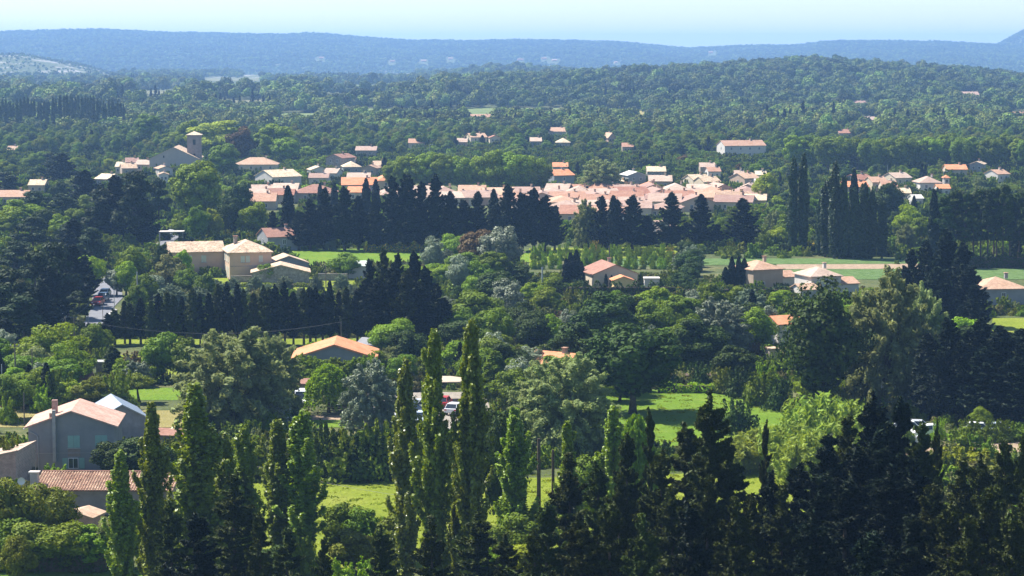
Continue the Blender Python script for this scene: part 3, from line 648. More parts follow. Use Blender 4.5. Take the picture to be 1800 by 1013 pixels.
window(fh, 'f', 0.15, 1.15, 1.15, 1.25, 0.0); m = MB(); m.box((-0.78, -0.03, 1.15), (0.6, 0.05, 1.25)); m.build('shutter', 'shutter_green', fh); m = MB(); m.box((1.12, -0.03, 1.15), (0.6, 0.05, 1.25)); m.build('shutter', 'shutter_green', fh)
m = MB(); m.tube([(-FW/2 + .15, -.1, 4.9), (-3.9, -.1, 4.45), (-3.8, -.1, 4.2), (-3.8, -.1, 0.1)], 0.05, 6); m.build('drainpipe', 'metal_pole', fh)
m = MB(); m.box((0.25, -0.015, 2.35), (1.4, 0.03, 0.8)); m.build('render_patch', 'wall_stucco', fh)
m = MB(); m.box((0, -0.03, 2.35), (FW, 0.04, 0.06)); m.build('string_course', 'concrete', fh)
m = MB(); m.tube([(-FW/2 - .5, -.2, FE - .2), (-FW/2 - .5, FD + .2, FE - .2)], 0.08, 6); m.build('gutter', 'frame_white', fh)
KEEP.append((34, 690, 216, 838, 834))
# --- metal shed behind it
p = ground(214, 772); sh = empty('shed', p, math.radians(18)); tag(sh, 'corrugated shed with shiny grey metal roof behind the grey farmhouse', 'shed')
volume(sh, 0, 4, 6.2, 9, 2.6, 1.7, 'y', 'corrugated', 'roof_metal', 0.25)
for i in range(12):
    m = MB(); m.box((-2.9 + i * 0.52, -0.03, 1.3), (0.08, 0.05, 2.6)); m.build('wall_rib', 'corrugated', sh)
KEEP.append((165, 706, 250, 760, 772))
p = ground(308, 790); lt = empty('shed', p, math.radians(-10)); tag(lt, 'low lean-to with a pale roof edge beside the dark hedge', 'shed'); volume(lt, 0, 2, 5, 4, 1.6, 0.5, 'x', 'wall_grey', 'roof_brown', 0.2)
# --- brick gable building at the left edge
p = ground(-14, 862); bg_ = empty('brick_building', p, math.radians(-6)); tag(bg_, 'pink brick wall with sloping pale coping at the left edge', 'building')
m = MB(); W2, x1 = 9.0, 2.75
m.quad([(-W2, 0, 0), (x1, 0, 0), (x1, 0, 4.3), (-W2, 0, 1.6)]); m.quad([(x1, 0, 0), (x1, 7, 0), (x1, 7, 4.3), (x1, 0, 4.3)])
m.quad([(x1, 7, 0), (-W2, 7, 0), (-W2, 7, 1.6), (x1, 7, 4.3)]); m.quad([(-W2, 7, 0), (-W2, 0, 0), (-W2, 0, 1.6), (-W2, 7, 1.6)]); m.build('wall', 'brick_pink', bg_)
m = MB(); a = (-W2, 1.6); b = (x1 + .12, 4.34)
for y0, y1, t in ((-0.12, 0.3, 0.16), (0.32, 7.1, 0.07)):
    P = [(a[0], y0, a[1]), (b[0], y0, b[1]), (b[0], y1, b[1]), (a[0], y1, a[1])]; T = [(q[0], q[1], q[2] + t) for q in P]
    m.quad(T); m.quad(P[::-1])
    for i in range(4): j = (i + 1) % 4; m.quad([P[i], P[j], T[j], T[i]])
m.build('coping', 'roof_pink', bg_)
KEEP.append((0, 775, 58, 840, 860))
# --- long barn with old roman tiles
p = ground(60, 905); BS = scale_at(p); bn = empty('barn', p, math.radians(-1.5)); tag(bn, 'long low barn with old roman-tiled roof and stained stucco wall behind the poplars', 'barn')
BW = 245 / BS; BE, BD, BRI = 2.7, 4.8, 1.05
m = MB(); m.box((BW / 2, BD / 2, BE / 2), (BW, BD, BE)); m.build('wall', 'wall_stucco', bn)
m = MB(); m.quad([(0, 0, BE), (0, BD, BE), (0, BD, BE + BRI)]); m.quad([(BW, 0, BE), (BW, BD, BE + BRI), (BW, BD, BE)]); m.quad([(0, BD, BE), (BW, BD, BE), (BW, BD, BE + BRI), (0, BD, BE + BRI)]); m.build('gable', 'wall_stucco', bn)
m = MB(); nt_ = int(BW / 0.30); sl = BRI / BD; nr_ = 13
for c in range(nt_ + 1):
    xc = c * BW / nt_
    for r_ in range(nr_):                                     # overlapping cover tiles, each a short half round
        y0 = -0.35 + r_ * (BD + 0.35) / nr_; y1 = y0 + (BD + 0.35) / nr_ + 0.08
        z0 = BE + 0.10 + y0 * sl + 0.035; z1 = BE + 0.10 + y1 * sl; jx = random.uniform(-.015, .015); b0 = len(m.v)
        for (yy, zz, rr) in ((y0, z0, 0.115), (y1, z1, 0.09)):
            for k in range(5):
                an = math.pi * k / 4; m.v.append((xc + jx + rr * math.cos(an), yy, zz + rr * 0.95 * math.sin(an)))
        for k in range(4): m.f.append((b0 + k, b0 + k + 1, b0 + 6 + k, b0 + 5 + k))
        m.f.append((b0, b0 + 1, b0 + 2, b0 + 3, b0 + 4))
rt = m.build('roof_tiles', 'tile_old', bn); rt['kind'] = 'stuff'
m = MB(); P = [(-.1, -.3, BE + .02 - .3 * sl), (BW + .1, -.3, BE + .02 - .3 * sl), (BW + .1, BD, BE + .02 + BRI), (-.1, BD, BE + .02 + BRI)]; T = [(q[0], q[1], q[2] + .1) for q in P]; m.quad(T); m.quad(P[::-1])
for i in range(4): j = (i + 1) % 4; m.quad([P[i], P[j], T[j], T[i]])
m.build('roof', 'roof_brown', bn)
m = MB(); m.box((BW / 2, BD - .02, BE + BRI + .16), (BW + .2, .26, .16)); m.build('ridge', 'roof_brown', bn)
m = MB(); m.box((-0.15, 1.2, 2.2), (0.85, 0.85, 4.4)); cc = m.build('chimney', 'concrete', bn); m = MB(); m.box((-0.15, 1.2, 4.47), (1.15, 1.0, .14)); m.build('chimney_cap', 'wall_white', cc)
m = MB(); m.box((4.6, -0.05, 2.1), (0.75, .1, .12)); m.build('lintel', 'wood_pole', bn)
KEEP.append((66, 830, 190, 895, 905))
# satellite dish
p = ground(40, 905); ds = empty('satellite_dish', (p.x, p.y - .2, p.z)); tag(ds, 'small white satellite dish on a pole left of the barn chimney', 'dish')
m = MB(); m.tube([(0, 0, 0), (0, 0, 3.6)], 0.03, 6); m.build('pole', 'metal_pole', ds)
m = MB(); nn = 14
for i in range(nn):
    a0, a1 = 2 * math.pi * i / nn, 2 * math.pi * (i + 1) / nn
    for r0, r1, d0, d1 in ((0, .22, .0, .03), (.22, .42, .03, .1)):
        m.quad([(r0 * math.cos(a0), -.08 - d0, 3.75 + r0 * math.sin(a0)), (r1 * math.cos(a0), -.08 - d1, 3.75 + r1 * math.sin(a0)), (r1 * math.cos(a1), -.08 - d1, 3.75 + r1 * math.sin(a1)), (r0 * math.cos(a1), -.08 - d0, 3.75 + r0 * math.sin(a1))][: 4])
m.build('reflector', 'frame_white', ds)
# small outhouse before the barn
p = ground(128, 935); oh = empty('outhouse', p, math.radians(-14)); tag(oh, 'small outhouse with sloping salmon tiled roof in front of the barn', 'shed')
volume(oh, 0.3, 1.6, 3.6, 3.0, 1.45, 0.5, 'y', 'brick_pink', 'roof_salmon', 0.2); KEEP.append((92, 896, 158, 915, 935))
# --- orange-roofed house in the middle
p = ground(588, 668); oS = scale_at(p); oh2 = empty('house', p, math.radians(2)); tag(oh2, 'wide house with bright orange gable roof among grey-green willows', 'house')
volume(oh2, 0, 5, 11.6, 10, 3.1, 1.85, 'y', 'wall_grey', 'roof_orange', 0.5, th=0.28); KEEP.append((520, 602, 655, 632, 668))
for a_ in (-2.6, 2.4): window(oh2, 'f', a_, 1.6, 1.0, 1.2, 0.0)
p = ground(650, 628); s2 = empty('shed', p, math.radians(-28)); tag(s2, 'small shed with flat dark slate roof right of the orange roof', 'shed'); volume(s2, 0, 1.5, 4.2, 3.2, 2.0, 0.7, 'x', 'wall_stone', 'roof_grey', 0.4); KEEP.append((622, 586, 668, 606, 628))
# --- large peach farmhouse (mas)
p = ground(404, 493); ms = empty('farmhouse', p, math.radians(14)); tag(ms, 'large peach farmhouse with hipped mottled tile roofs and pale shutters above the windbreak', 'house')
_, r1 = volume(ms, 4.3, 6, 8.6, 12, 5.7, 1.9, 'y', 'wall_mas', 'roof_mottled', 0.4, hip=True)
_, r2 = volume(ms, -5.6, 13.2, 11.2, 8, 5.2, 1.7, 'x', 'wall_mas', 'roof_mottled', 0.4)
chimney(r1, 2.2, 7.5, 6.8, 0.75, 1.6, 'wall_stone')
for a_ in (2.7, 3.75, 6.4): window(ms, 'f', a_, 4.3, 0.8, 1.3, 0.0, closed='shutter_pale')
m = MB(); m.box((4.3, -.03, 2.85), (8.6, .05, .1)); m.build('string_course', 'wall_stone', ms)
for a_ in (2.0, 4.5, 7.5): window(ms, 'l', a_, 4.3, 0.9, 1.4, 0.0, closed='shutter_pale'); window(ms, 'l', a_, 1.5, 1.0, 2.0, 0.0, closed='shutter_pale')
window(ms, 'f', -8.0, 3.7, 1.3, 1.5, 9.2, shut='shutter_pale'); window(ms, 'f', -4.2, 3.7, 1.0, 1.4, 9.2, closed='shutter_pale')
volume(ms, 13.0, 9.5, 8.4, 7, 2.6, 1.5, 'y', 'wall_grey', 'roof_mottled', 0.3, wname='annex_wall', rname='annex_roof')
window(ms, 'f', 10.6, 2.55, 1.2, 0.9, 6.0, name='window'); window(ms, 'f', 12.6, 2.55, 1.2, 0.8, 6.0)
KEEP.append((285, 422, 478, 478, 492)); KEEP.append((475, 440, 560, 466, 490))
p = ground(497, 499); ot = empty('outbuilding', p, math.radians(6)); tag(ot, 'dark stone outbuilding with low gable in front of the peach farmhouse', 'shed')
volume(ot, -0.4, 4, 11.5, 8, 2.2, 1.5, 'y', 'wall_stone', 'roof_mottled', 0.3); KEEP.append((438, 456, 560, 486, 498))
m = MB(); p = ground(424, 497); m.box((0, 0, 0.75), (4.5, .4, 1.5)); k = m.build('stone_wall', 'wall_stone'); k.location = p; k.rotation_euler.z = .2; tag(k, 'low stone garden wall left of the dark outbuilding', 'wall')
m = MB(); p = ground(585, 494); m.box((0, 0, 0.8), (6.5, .4, 1.6)); k = m.build('stone_wall', 'wall_stone'); k.location = p; k.rotation_euler.z = -.1; tag(k, 'low stone wall right of the dark outbuilding by the wooden pole', 'wall')
house(500, 441, 84, 3.3, 'small house with brown roof and grey gable above the peach farmhouse', 'roof_brown', 'wall_grey', 'x', math.radians(24), 8.0, wm=8.0, wins=1, rise=1.7)
p = ground(292, 428); tr = empty('canopy', p, .1); tag(tr, 'long white flat-roofed canopy beside the road beyond the peach farmhouse', 'canopy')
m = MB(); m.box((1.2, 2, 2.7), (6.2, 3.6, .22)); m.build('canopy_roof', 'wall_white', tr)
for x in (-1.6, 4.0):
    for y in (.5, 3.5): m = MB(); m.box((x, y, 1.3), (.15, .15, 2.6)); m.build('post', 'metal_pole', tr)
KEEP.append((274, 402, 320, 430, 428))
# --- villas of the middle distance
house(1082, 506, 96, 2.7, 'beige villa with long brown roof and square chimney behind the clipped hedge', 'roof_brown', 'wall_cream', 'y', math.radians(12), 11, wm=9.0, rise=1.8, wins=0, vt=462)
house(1096, 512, 34, 2.1, 'small orange-tiled porch building in front of the beige villa', 'roof_orange', 'wall_yellow', 'y', 0.1, 4.0, wins=0, chim=False, vt=488)
house(1146, 508, 26, 1.9, 'low white garden room beside the beige villa', 'wall_white', 'wall_white', 'x', 0, 3.0, rise=0, wins=1, chim=False)
vr, vs_, vw_ = house(1350, 512, 70, 4.3, 'cream villa with pale salmon roof and two slim cypresses in front', 'roof_salmon', 'wall_cream', 'x', math.radians(24), 8.0, hip=True, wm=6.6, rise=1.3, wins=0, vt=462)
window(vr, 'l', 2.2, 3.0, 1.6, 0.5, -3.3); window(vr, 'l', 5.5, 3.0, 1.0, 1.2, -3.3); window(vr, 'f', -1.4, 1.2, 1.2, 1.6, 0.0)
volume(vr, 5.4, 4.5, 5.0, 6, 2.6, 1.0, 'x', 'wall_cream', 'roof_salmon', 0.35, wname='wing_wall', rname='wing_roof')
vr, vs_, vw_ = house(1452, 526, 66, 4.4, 'pink-roofed villa half hidden by the tall leafy aspen', 'roof_pink', 'wall_white', 'x', math.radians(18), 7.5, hip=True, wm=6.2, rise=1.3, wins=0, vt=474)
volume(vr, 4.9, 3.0, 4.4, 6.5, 3.0, 1.0, 'x', 'wall_white', 'roof_salmon', 0.35, wname='wing_wall', rname='wing_roof'); volume(vr, -4.6, -.6, 4.6, 5, 2.4, .9, 'x', 'wall_white', 'roof_salmon', 0.35, wname='porch_wall', rname='porch_roof')
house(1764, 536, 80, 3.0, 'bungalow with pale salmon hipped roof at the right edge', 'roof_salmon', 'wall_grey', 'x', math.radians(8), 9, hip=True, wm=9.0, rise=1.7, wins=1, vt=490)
house(1390, 606, 46, 3.4, 'low building with red-orange ridge tiles behind the aspen', 'roof_orange', 'wall_white', 'x', math.radians(22), 5, wm=4.6, rise=1.0, wins=1, chim=False, vt=552)
house(1360, 632, 16, 1.5, 'tiny cream outhouse under the trees left of the aspen', 'roof_tan', 'wall_cream', 'x', 0.2, 2, rise=0, wins=0, chim=False, vt=606)
house(950, 690, 74, 3.2, 'orange-tiled house mostly hidden behind the big grey willow', 'roof_orange', 'wall_cream', 'x', math.radians(-35), 8, wm=6.5, rise=2.0, wins=0, keep=False)
house(1568, 688, 36, 2.0, 'low white flat-roofed hut between the dark conifers', 'wall_white', 'wall_white', 'x', -.1, 3, rise=0, wins=1, chim=False, vt=662)
house(140, 690, 36, 2.0, 'small hut with faded red tiled roof above the grey farmhouse', 'roof_salmon', 'wall_grey', 'x', 0.05, 3, rise=.6, wins=0, chim=False, vt=652)
house(180, 660, 22, 1.8, 'dark wooden garden hut with flat pale roof', 'concrete', 'wall_stone', 'x', 0.0, 2, rise=0, wins=0, chim=False, vt=618)
house(630, 490, 34, 2.6, 'little pavilion with pale turquoise roof right of the olive grove', 'shutter_pale', 'wall_white', 'x', .3, 4, rise=.8, wins=0, chim=False, vt=462)
house(55, 622, 20, 1.8, 'pale shack roof at the foot of the dark trees on the left', 'concrete', 'wall_grey', 'x', .3, 3, rise=0, wins=0, chim=False, vt=600)
house(510, 700, 60, 2.0, 'low roof edge in the shade beneath the big grey willow', 'roof_brown', 'wall_stone', 'x', 0, 3, rise=.4, wins=0, chim=False, keep=False)
# --- carport by the car park
p = ground(788, 706); cp_ = empty('carport', p, .1); tag(cp_, 'open carport with pale pitched roof beside the car park', 'canopy')
volume_roof = MB(); volume_roof.quad([(-2.6, -.2, 2.75), (2.6, -.2, 2.75), (0.4, 1.6, 3.3), (-1.6, 1.6, 3.3)]); volume_roof.quad([(2.6, -.2, 2.75), (2.6, 3.4, 2.75), (0.4, 1.6, 3.3)]); volume_roof.quad([(-2.6, 3.4, 2.75), (-2.6, -.2, 2.75), (-1.6, 1.6, 3.3)]); volume_roof.quad([(2.6, 3.4, 2.75), (-2.6, 3.4, 2.75), (-1.6, 1.6, 3.3), (.4, 1.6, 3.3)]); volume_roof.box((0, 1.6, 2.68), (5.2, 3.6, .12)); volume_roof.build('canopy_roof', 'wall_cream', cp_)
for x in (-2.4, 2.4):
    for y in (0, 3.2): m = MB(); m.box((x, y, 1.31), (.14, .14, 2.62)); m.build('post', 'wood_pole', cp_)
KEEP.append((755, 664, 805, 705, 706))
# --- church
p = ground(306, 306); CS = scale_at(p); ch = empty('church', p, math.radians(3)); tag(ch, 'village church with broad plain gable and square stone bell tower', 'church')
volume(ch, 0, 10, 17.5, 20, 5.4, 4.1, 'y', 'wall_church', 'roof_mottled', 0.4)
m = MB(); m.box((-3.6, -.04, 6.2), (.5, .1, .8)); m.build('window', 'glass_dark', ch)
TX, TY, TW, TH = 6.9, 6.0, 4.9, 13.6
m = MB(); m.box((TX, TY, TH / 2), (TW, TW, TH)); tw = m.build('tower', 'wall_stucco', ch)
m = MB(); m.box((TX, TY, TH + .12), (TW + .7, TW + .7, .24)); m.build('cornice', 'wall_stone', tw)
m = MB(); q = TW / 2 + .45; zt = TH + .245
for i in range(4):
    a0 = [(-q, -q), (q, -q), (q, q), (-q, q)]; j = (i + 1) % 4; m.quad([(TX + a0[i][0], TY + a0[i][1], zt), (TX + a0[j][0], TY + a0[j][1], zt), (TX, TY, zt + 1.3)])
m.build('tower_roof', 'roof_tan', tw)
for dx, w_ in ((0.15, .95),):
    m = MB(); m.box((TX + dx, TY - TW / 2 - .02, 11.2), (w_, .08, 1.8)); m.box((TX + dx, TY - TW / 2 - .02, 6.6), (.7, .08, 1.0)); m.build('belfry_opening', 'glass_dark', tw)
m = MB(); m.box((TX - TW / 2 - .02, TY, 11.2), (.08, .95, 1.8)); m.build('belfry_opening', 'glass_dark', tw)
m = MB(); m.box((TX, TY, 8.9), (TW + .16, TW + .16, .16)); m.build('string_course', 'wall_stone', tw)
KEEP.append((258, 225, 358, 292, 305))
for o_, v_ in ((fh, 832), (sh, 772), (lt, 790), (bg_, 862), (oh, 935), (oh2, 668), (s2, 628), (ms, 493), (ot, 499), (tr, 428), (cp_, 706), (ch, 306)): o_.scale = (K(v_),) * 3
# --- village houses: centre u, ground v, width px, eave m, label, roof, wall, ridge, rot deg, depth, kw
VIL = [
 (450, 307, 74, 3.6, 'broad village house with mottled red roof right of the church', 'roof_salmon', 'wall_cream', 'x', 2, 10, dict(hip=True, rise=2.2, wins=4)),
 (505, 330, 66, 3.6, 'village house with brown roof and large blank pale gable', 'roof_tan', 'wall_white', 'x', 38, 11, dict(wm=11.0, wins=0)),
 (232, 300, 22, 3.0, 'small pink-roofed house left of the church, leftmost of a pair', 'roof_pink', 'wall_cream', 'x', 8, 8, {}),
 (250, 304, 24, 3.0, 'small pink-roofed house left of the church, right one of a pair', 'roof_pink', 'wall_cream', 'x', -5, 8, {}),
 (228, 312, 26, 3.2, 'tan-roofed house below the pair of small pink roofs left of the church', 'roof_tan', 'wall_cream', 'x', 15, 8, {}),
 (292, 312, 24, 3.0, 'tan-roofed cottage close below the church gable', 'roof_tan', 'wall_white', 'y', 20, 8, {}),
 (288, 324, 16, 3.2, 'narrow white house squeezed beside the great bright plane tree', 'roof_tan', 'wall_white', 'y', 10, 7, {}),
 (587, 303, 44, 5.2, 'tall dark-walled village house with a lean grey gable', 'roof_brown', 'wall_stone', 'y', -30, 9, dict(wm=7.0)),
 (643, 279, 36, 3.3, 'stone barn with pink roof on the rise behind the village', 'roof_pink', 'wall_stone', 'x', -2, 8, {}),
 (612, 298, 24, 2.6, 'pale salmon roof right of the tall dark-walled village house', 'roof_salmon', 'wall_cream', 'x', 0, 8, {}),
 (620, 306, 30, 2.6, 'grey hipped roof in the village centre', 'roof_tan', 'wall_grey', 'x', 10, 9, dict(hip=True)),
 (562, 312, 30, 2.6, 'tan roof left in the village centre cluster', 'roof_tan', 'wall_white', 'y', 15, 8, {}),
 (580, 318, 24, 2.6, 'pink roof in the village centre cluster below the dark-walled house', 'roof_pink', 'wall_white', 'x', -12, 8, {}),
 (648, 310, 28, 2.8, 'mottled grey roof with several chimneys in the village centre', 'roof_tan', 'wall_cream', 'y', -10, 8, {}),
 (668, 304, 22, 2.6, 'mottled roof of the rightmost cottage in the village centre cluster', 'roof_tan', 'wall_cream', 'x', 5, 8, {}),
 (560, 326, 34, 2.5, 'flat pale terrace roof beside the green plane hedge', 'roof_pink', 'wall_white', 'x', 0, 7, {}),
 (632, 342, 62, 3.0, 'long house with vivid orange roof and dark chimney', 'roof_orange', 'wall_grey', 'x', 4, 10, dict(rise=2.0)),
 (630, 328, 40, 2.8, 'pale pink roof behind the long vivid orange one', 'roof_pink', 'wall_cream', 'x', 0, 8, {}),
 (688, 336, 46, 3.4, 'hipped vivid orange roof beside the dark cypresses', 'roof_orange', 'wall_cream', 'x', 10, 10, dict(hip=True, rise=2.3)),
 (628, 356, 36, 3.0, 'small orange-roofed house peeping between two slim cypresses', 'roof_orange', 'wall_cream', 'x', -3, 8, {}),
 (552, 356, 74, 2.8, 'long brown hipped roof with skylights behind the cypress row', 'roof_brown', 'wall_cream', 'x', 0, 11, dict(hip=True, rise=2.2)),
 (498, 358, 36, 2.6, 'brown roof at the left end of the long skylit one', 'roof_brown', 'wall_cream', 'x', 20, 9, {}),
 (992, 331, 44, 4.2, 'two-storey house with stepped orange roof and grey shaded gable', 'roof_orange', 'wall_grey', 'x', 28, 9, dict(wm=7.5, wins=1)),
 (985, 306, 26, 2.6, 'red chimneyed roof just behind the two-storey orange-roofed house', 'roof_orange', 'wall_cream', 'x', 0, 7, {}),
 (1008, 346, 66, 2.6, 'long flat-roofed grey workshop with white panels', 'roof_grey', 'wall_white', 'x', 2, 7, dict(rise=0, wins=4, chim=False)),
 (1046, 343, 26, 2.8, 'small flat workshop with a red and white sign end', 'concrete', 'wall_grey', 'x', 0, 6, dict(rise=0, chim=False, wins=1)),
 (1120, 330, 32, 4.0, 'blue-grey gable house with white roof edges', 'wall_white', 'wall_grey', 'y', 14, 9, {}),
 (1154, 318, 32, 3.2, 'brown stone house behind the blue-grey gable', 'roof_tan', 'wall_stone', 'x', 0, 8, {}),
 (1161, 333, 40, 2.6, 'salmon roof in front of the brown stone house', 'roof_pink', 'wall_cream', 'x', -2, 9, {}),
 (1098, 340, 30, 2.8, 'ochre gable cottage before the leafy grey-green tree', 'roof_tan', 'wall_yellow', 'y', 8, 8, {}),
 (1142, 343, 40, 2.2, 'low orange hipped roof before the ochre cottage', 'roof_orange', 'wall_cream', 'x', 0, 9, dict(hip=True)),
 (1244, 314, 26, 4.0, 'tall pink-roofed house, upper one of a stepped pair', 'roof_pink', 'wall_cream', 'x', 0, 7, {}),
 (1256, 318, 22, 3.2, 'orange-roofed house, lower one of a stepped pair', 'roof_salmon', 'wall_white', 'x', 5, 7, {}),
 (1234, 330, 34, 2.6, 'low tan roof left of two below the stepped pair', 'roof_tan', 'wall_cream', 'x', 22, 8, {}),
 (1252, 334, 32, 2.6, 'low tan roof right of two below the stepped pair', 'roof_tan', 'wall_cream', 'x', 20, 8, {}),
 (1310, 279, 76, 5.2, 'big white two-storey house with red and tan roofs before the wood', 'roof_salmon', 'wall_white', 'x', 14, 10, dict(wins=4, rise=1.9)),
 (1322, 333, 34, 3.6, 'house with brown roof and plain brown gable in the village', 'roof_salmon', 'wall_peach', 'x', 32, 8, dict(wm=6.0, wins=1)),
 (1300, 320, 16, 2.6, 'tiny pale roof behind the brown gabled house', 'roof_pink', 'wall_white', 'x', 0, 6, {}),
 (1338, 322, 18, 2.8, 'tan roof right of the brown gabled house', 'roof_tan', 'wall_white', 'x', 0, 6, {}),
 (1334, 342, 12, 3.6, 'narrow white house front by the yellow-green tree', 'wall_white', 'wall_white', 'x', 0, 6, dict(wins=1)),
 (1290, 366, 60, 2.8, 'long ochre roof at the right end of the estate', 'roof_tan', 'wall_yellow', 'x', -3, 9, {}),
 (1326, 368, 40, 2.6, 'lower ochre roof ending the estate on the right', 'roof_tan', 'wall_yellow', 'x', -8, 8, {}),
 (1522, 332, 34, 3.0, 'salmon-roofed house with shaded grey gable behind the poplars', 'roof_salmon', 'wall_grey', 'x', 30, 8, dict(wm=6.5)),
 (1506, 342, 42, 2.4, 'bright orange long roof right of the tall poplars', 'roof_orange', 'wall_cream', 'x', 5, 8, {}),
 (1547, 337, 28, 3.0, 'orange roof with chimney next to the bright orange long one', 'roof_salmon', 'wall_cream', 'x', 12, 8, {}),
 (1564, 341, 26, 2.4, 'low salmon roof right of the chimneyed orange one', 'roof_salmon', 'wall_cream', 'x', 0, 8, {}),
 (1588, 330, 32, 3.2, 'salmon-roofed house with sunlit edge above a small dark conifer', 'roof_pink', 'wall_cream', 'x', 24, 8, dict(wm=6.2)),
 (1636, 340, 38, 3.4, 'two-level pink roof with white porch before the dark hedge', 'roof_pink', 'wall_white', 'x', 5, 9, dict(hip=True)),
 (1664, 340, 9, 5.0, 'slim white tower house with little orange cap', 'roof_orange', 'wall_white', 'x', 0, 3, dict(chim=False, wins=1, hip=True)),
 (1659, 344, 22, 2.2, 'low orange roof at the foot of the slim white tower house', 'roof_orange', 'wall_white', 'x', 0, 6, dict(chim=False)),
 (1682, 311, 36, 2.6, 'long orange roof on the right beneath the wood', 'roof_orange', 'wall_cream', 'x', 0, 8, {}),
 (1716, 309, 24, 4.0, 'grey gabled house beneath the wood on the right', 'roof_tan', 'wall_grey', 'y', -18, 8, {}),
 (1764, 324, 24, 3.4, 'white gabled house with salmon roof beyond the tall pines', 'roof_salmon', 'wall_white', 'x', 28, 7, dict(wm=5.0)),
 (1590, 355, 22, 2.6, 'tan roof low behind the bright green bush on the right', 'roof_tan', 'wall_cream', 'x', 0, 7, {}),
 (1614, 361, 18, 2.0, 'small white-roofed shed beside the slim dark cypress', 'wall_white', 'wall_white', 'x', 8, 5, dict(chim=False)),
 (848, 218, 40, 3.0, 'orange-roofed farm far behind the village amid cypresses', 'roof_salmon', 'wall_cream', 'x', 4, 12, {}),
 (842, 253, 30, 3.0, 'salmon-roofed house beside a lone cypress above the plane avenue', 'roof_salmon', 'wall_cream', 'x', 18, 9, {}),
 (870, 254, 18, 3.0, 'small salmon-roofed house right of the lone cypress', 'roof_salmon', 'wall_cream', 'y', 5, 8, {}),
 (732, 262, 28, 2.6, 'low roof above the left end of the plane avenue', 'roof_salmon', 'wall_cream', 'x', 0, 9, {}),
 (812, 262, 18, 3.0, 'pink house half hidden by two conifers above the avenue', 'roof_pink', 'wall_peach', 'x', 0, 8, {}),
 (942, 264, 20, 3.8, 'square stone house with pale roof above the avenue', 'roof_pink', 'wall_stone', 'x', 0, 8, {}),
 (990, 260, 24, 2.4, 'low hipped roof among dark trees right of the square stone house', 'roof_tan', 'wall_cream', 'x', 0, 9, dict(hip=True)),
 (980, 240, 30, 2.4, 'broad low roof among the pines above the square stone house', 'roof_salmon', 'wall_white', 'x', 0, 10, {}),
 (1076, 256, 14, 3.6, 'small house with steep sunlit gable among the trees', 'roof_salmon', 'wall_peach', 'y', 20, 7, dict(rise=2.0)),
 (1104, 270, 20, 2.8, 'low sunlit salmon roof among round trees', 'roof_salmon', 'wall_cream', 'x', 0, 8, {}),
 (742, 230, 16, 2.4, 'tiny pale roof in front of the far cypress belt', 'roof_pink', 'wall_white', 'x', 20, 8, {}),
 (1136, 217, 22, 2.4, 'grey roof at the foot of the wooded hill', 'roof_grey', 'wall_grey', 'x', 0, 9, {}),
 (1513, 190, 24, 2.6, 'pink-roofed house on the middle of the wooded hillside', 'roof_pink', 'wall_peach', 'x', 12, 10, {}),
 (1706, 174, 30, 2.6, 'long pale house high on the wooded hillside', 'roof_pink', 'wall_peach', 'x', 0, 11, {}),
 (1526, 220, 32, 2.8, 'white-edged house with salmon roof at the hill foot', 'roof_pink', 'wall_white', 'x', 10, 9, {}),
 (1366, 231, 14, 2.4, 'tiny pink roof among dark conifers at the hill foot', 'roof_pink', 'wall_white', 'x', 10, 8, {}),
 (1438, 232, 12, 2.2, 'smallest pink roof at the hill foot', 'roof_pink', 'wall_white', 'x', 0, 8, {}),
 (1488, 243, 26, 2.4, 'salmon roof just above the long belt of plane trees', 'roof_salmon', 'wall_cream', 'x', 5, 9, {}),
 (1790, 212, 30, 3.0, 'orange-walled house at the right edge by slim cypresses', 'roof_salmon', 'wall_peach', 'x', 0, 10, {}),
 (1735, 126, 10, 3.0, 'faint roof near the crest of the wooded hill', 'roof_pink', 'wall_white', 'x', 0, 9, dict(keep=False)),
 (178, 331, 28, 3.0, 'pale brown gabled roof among the dark trees on the left', 'roof_tan', 'wall_stone', 'x', -28, 8, {}),
 (20, 362, 56, 2.6, 'long low salmon roof at the left edge', 'roof_salmon', 'wall_cream', 'x', 2, 9, {}),
 (64, 340, 28, 2.6, 'low tan roof among trees near the left edge', 'roof_tan', 'wall_cream', 'x', 0, 8, {}),
 (210, 306, 14, 2.6, 'small tan roof furthest left of the church', 'roof_tan', 'wall_cream', 'x', 0, 8, {}),
 (1176, 420, 22, 3.0, 'pink stone house between two big cypresses below the estate', 'roof_pink', 'wall_stucco', 'x', 30, 7, dict(wm=4.2)),
 (20, 275, 16, 2.6, 'tiny roof in the woods near the left edge', 'roof_tan', 'wall_cream', 'x', 0, 8, dict(keep=False)),
]
for (u, vb, w, e, lab, rf, wl_, rd, ro_, dp, kw) in VIL:
    kw = dict(kw); kw.setdefault('wins', 2)
    house(u, vb, w, e, lab, rf, wl_, rd, math.radians(ro_), dp, group='houses of the village', **kw)
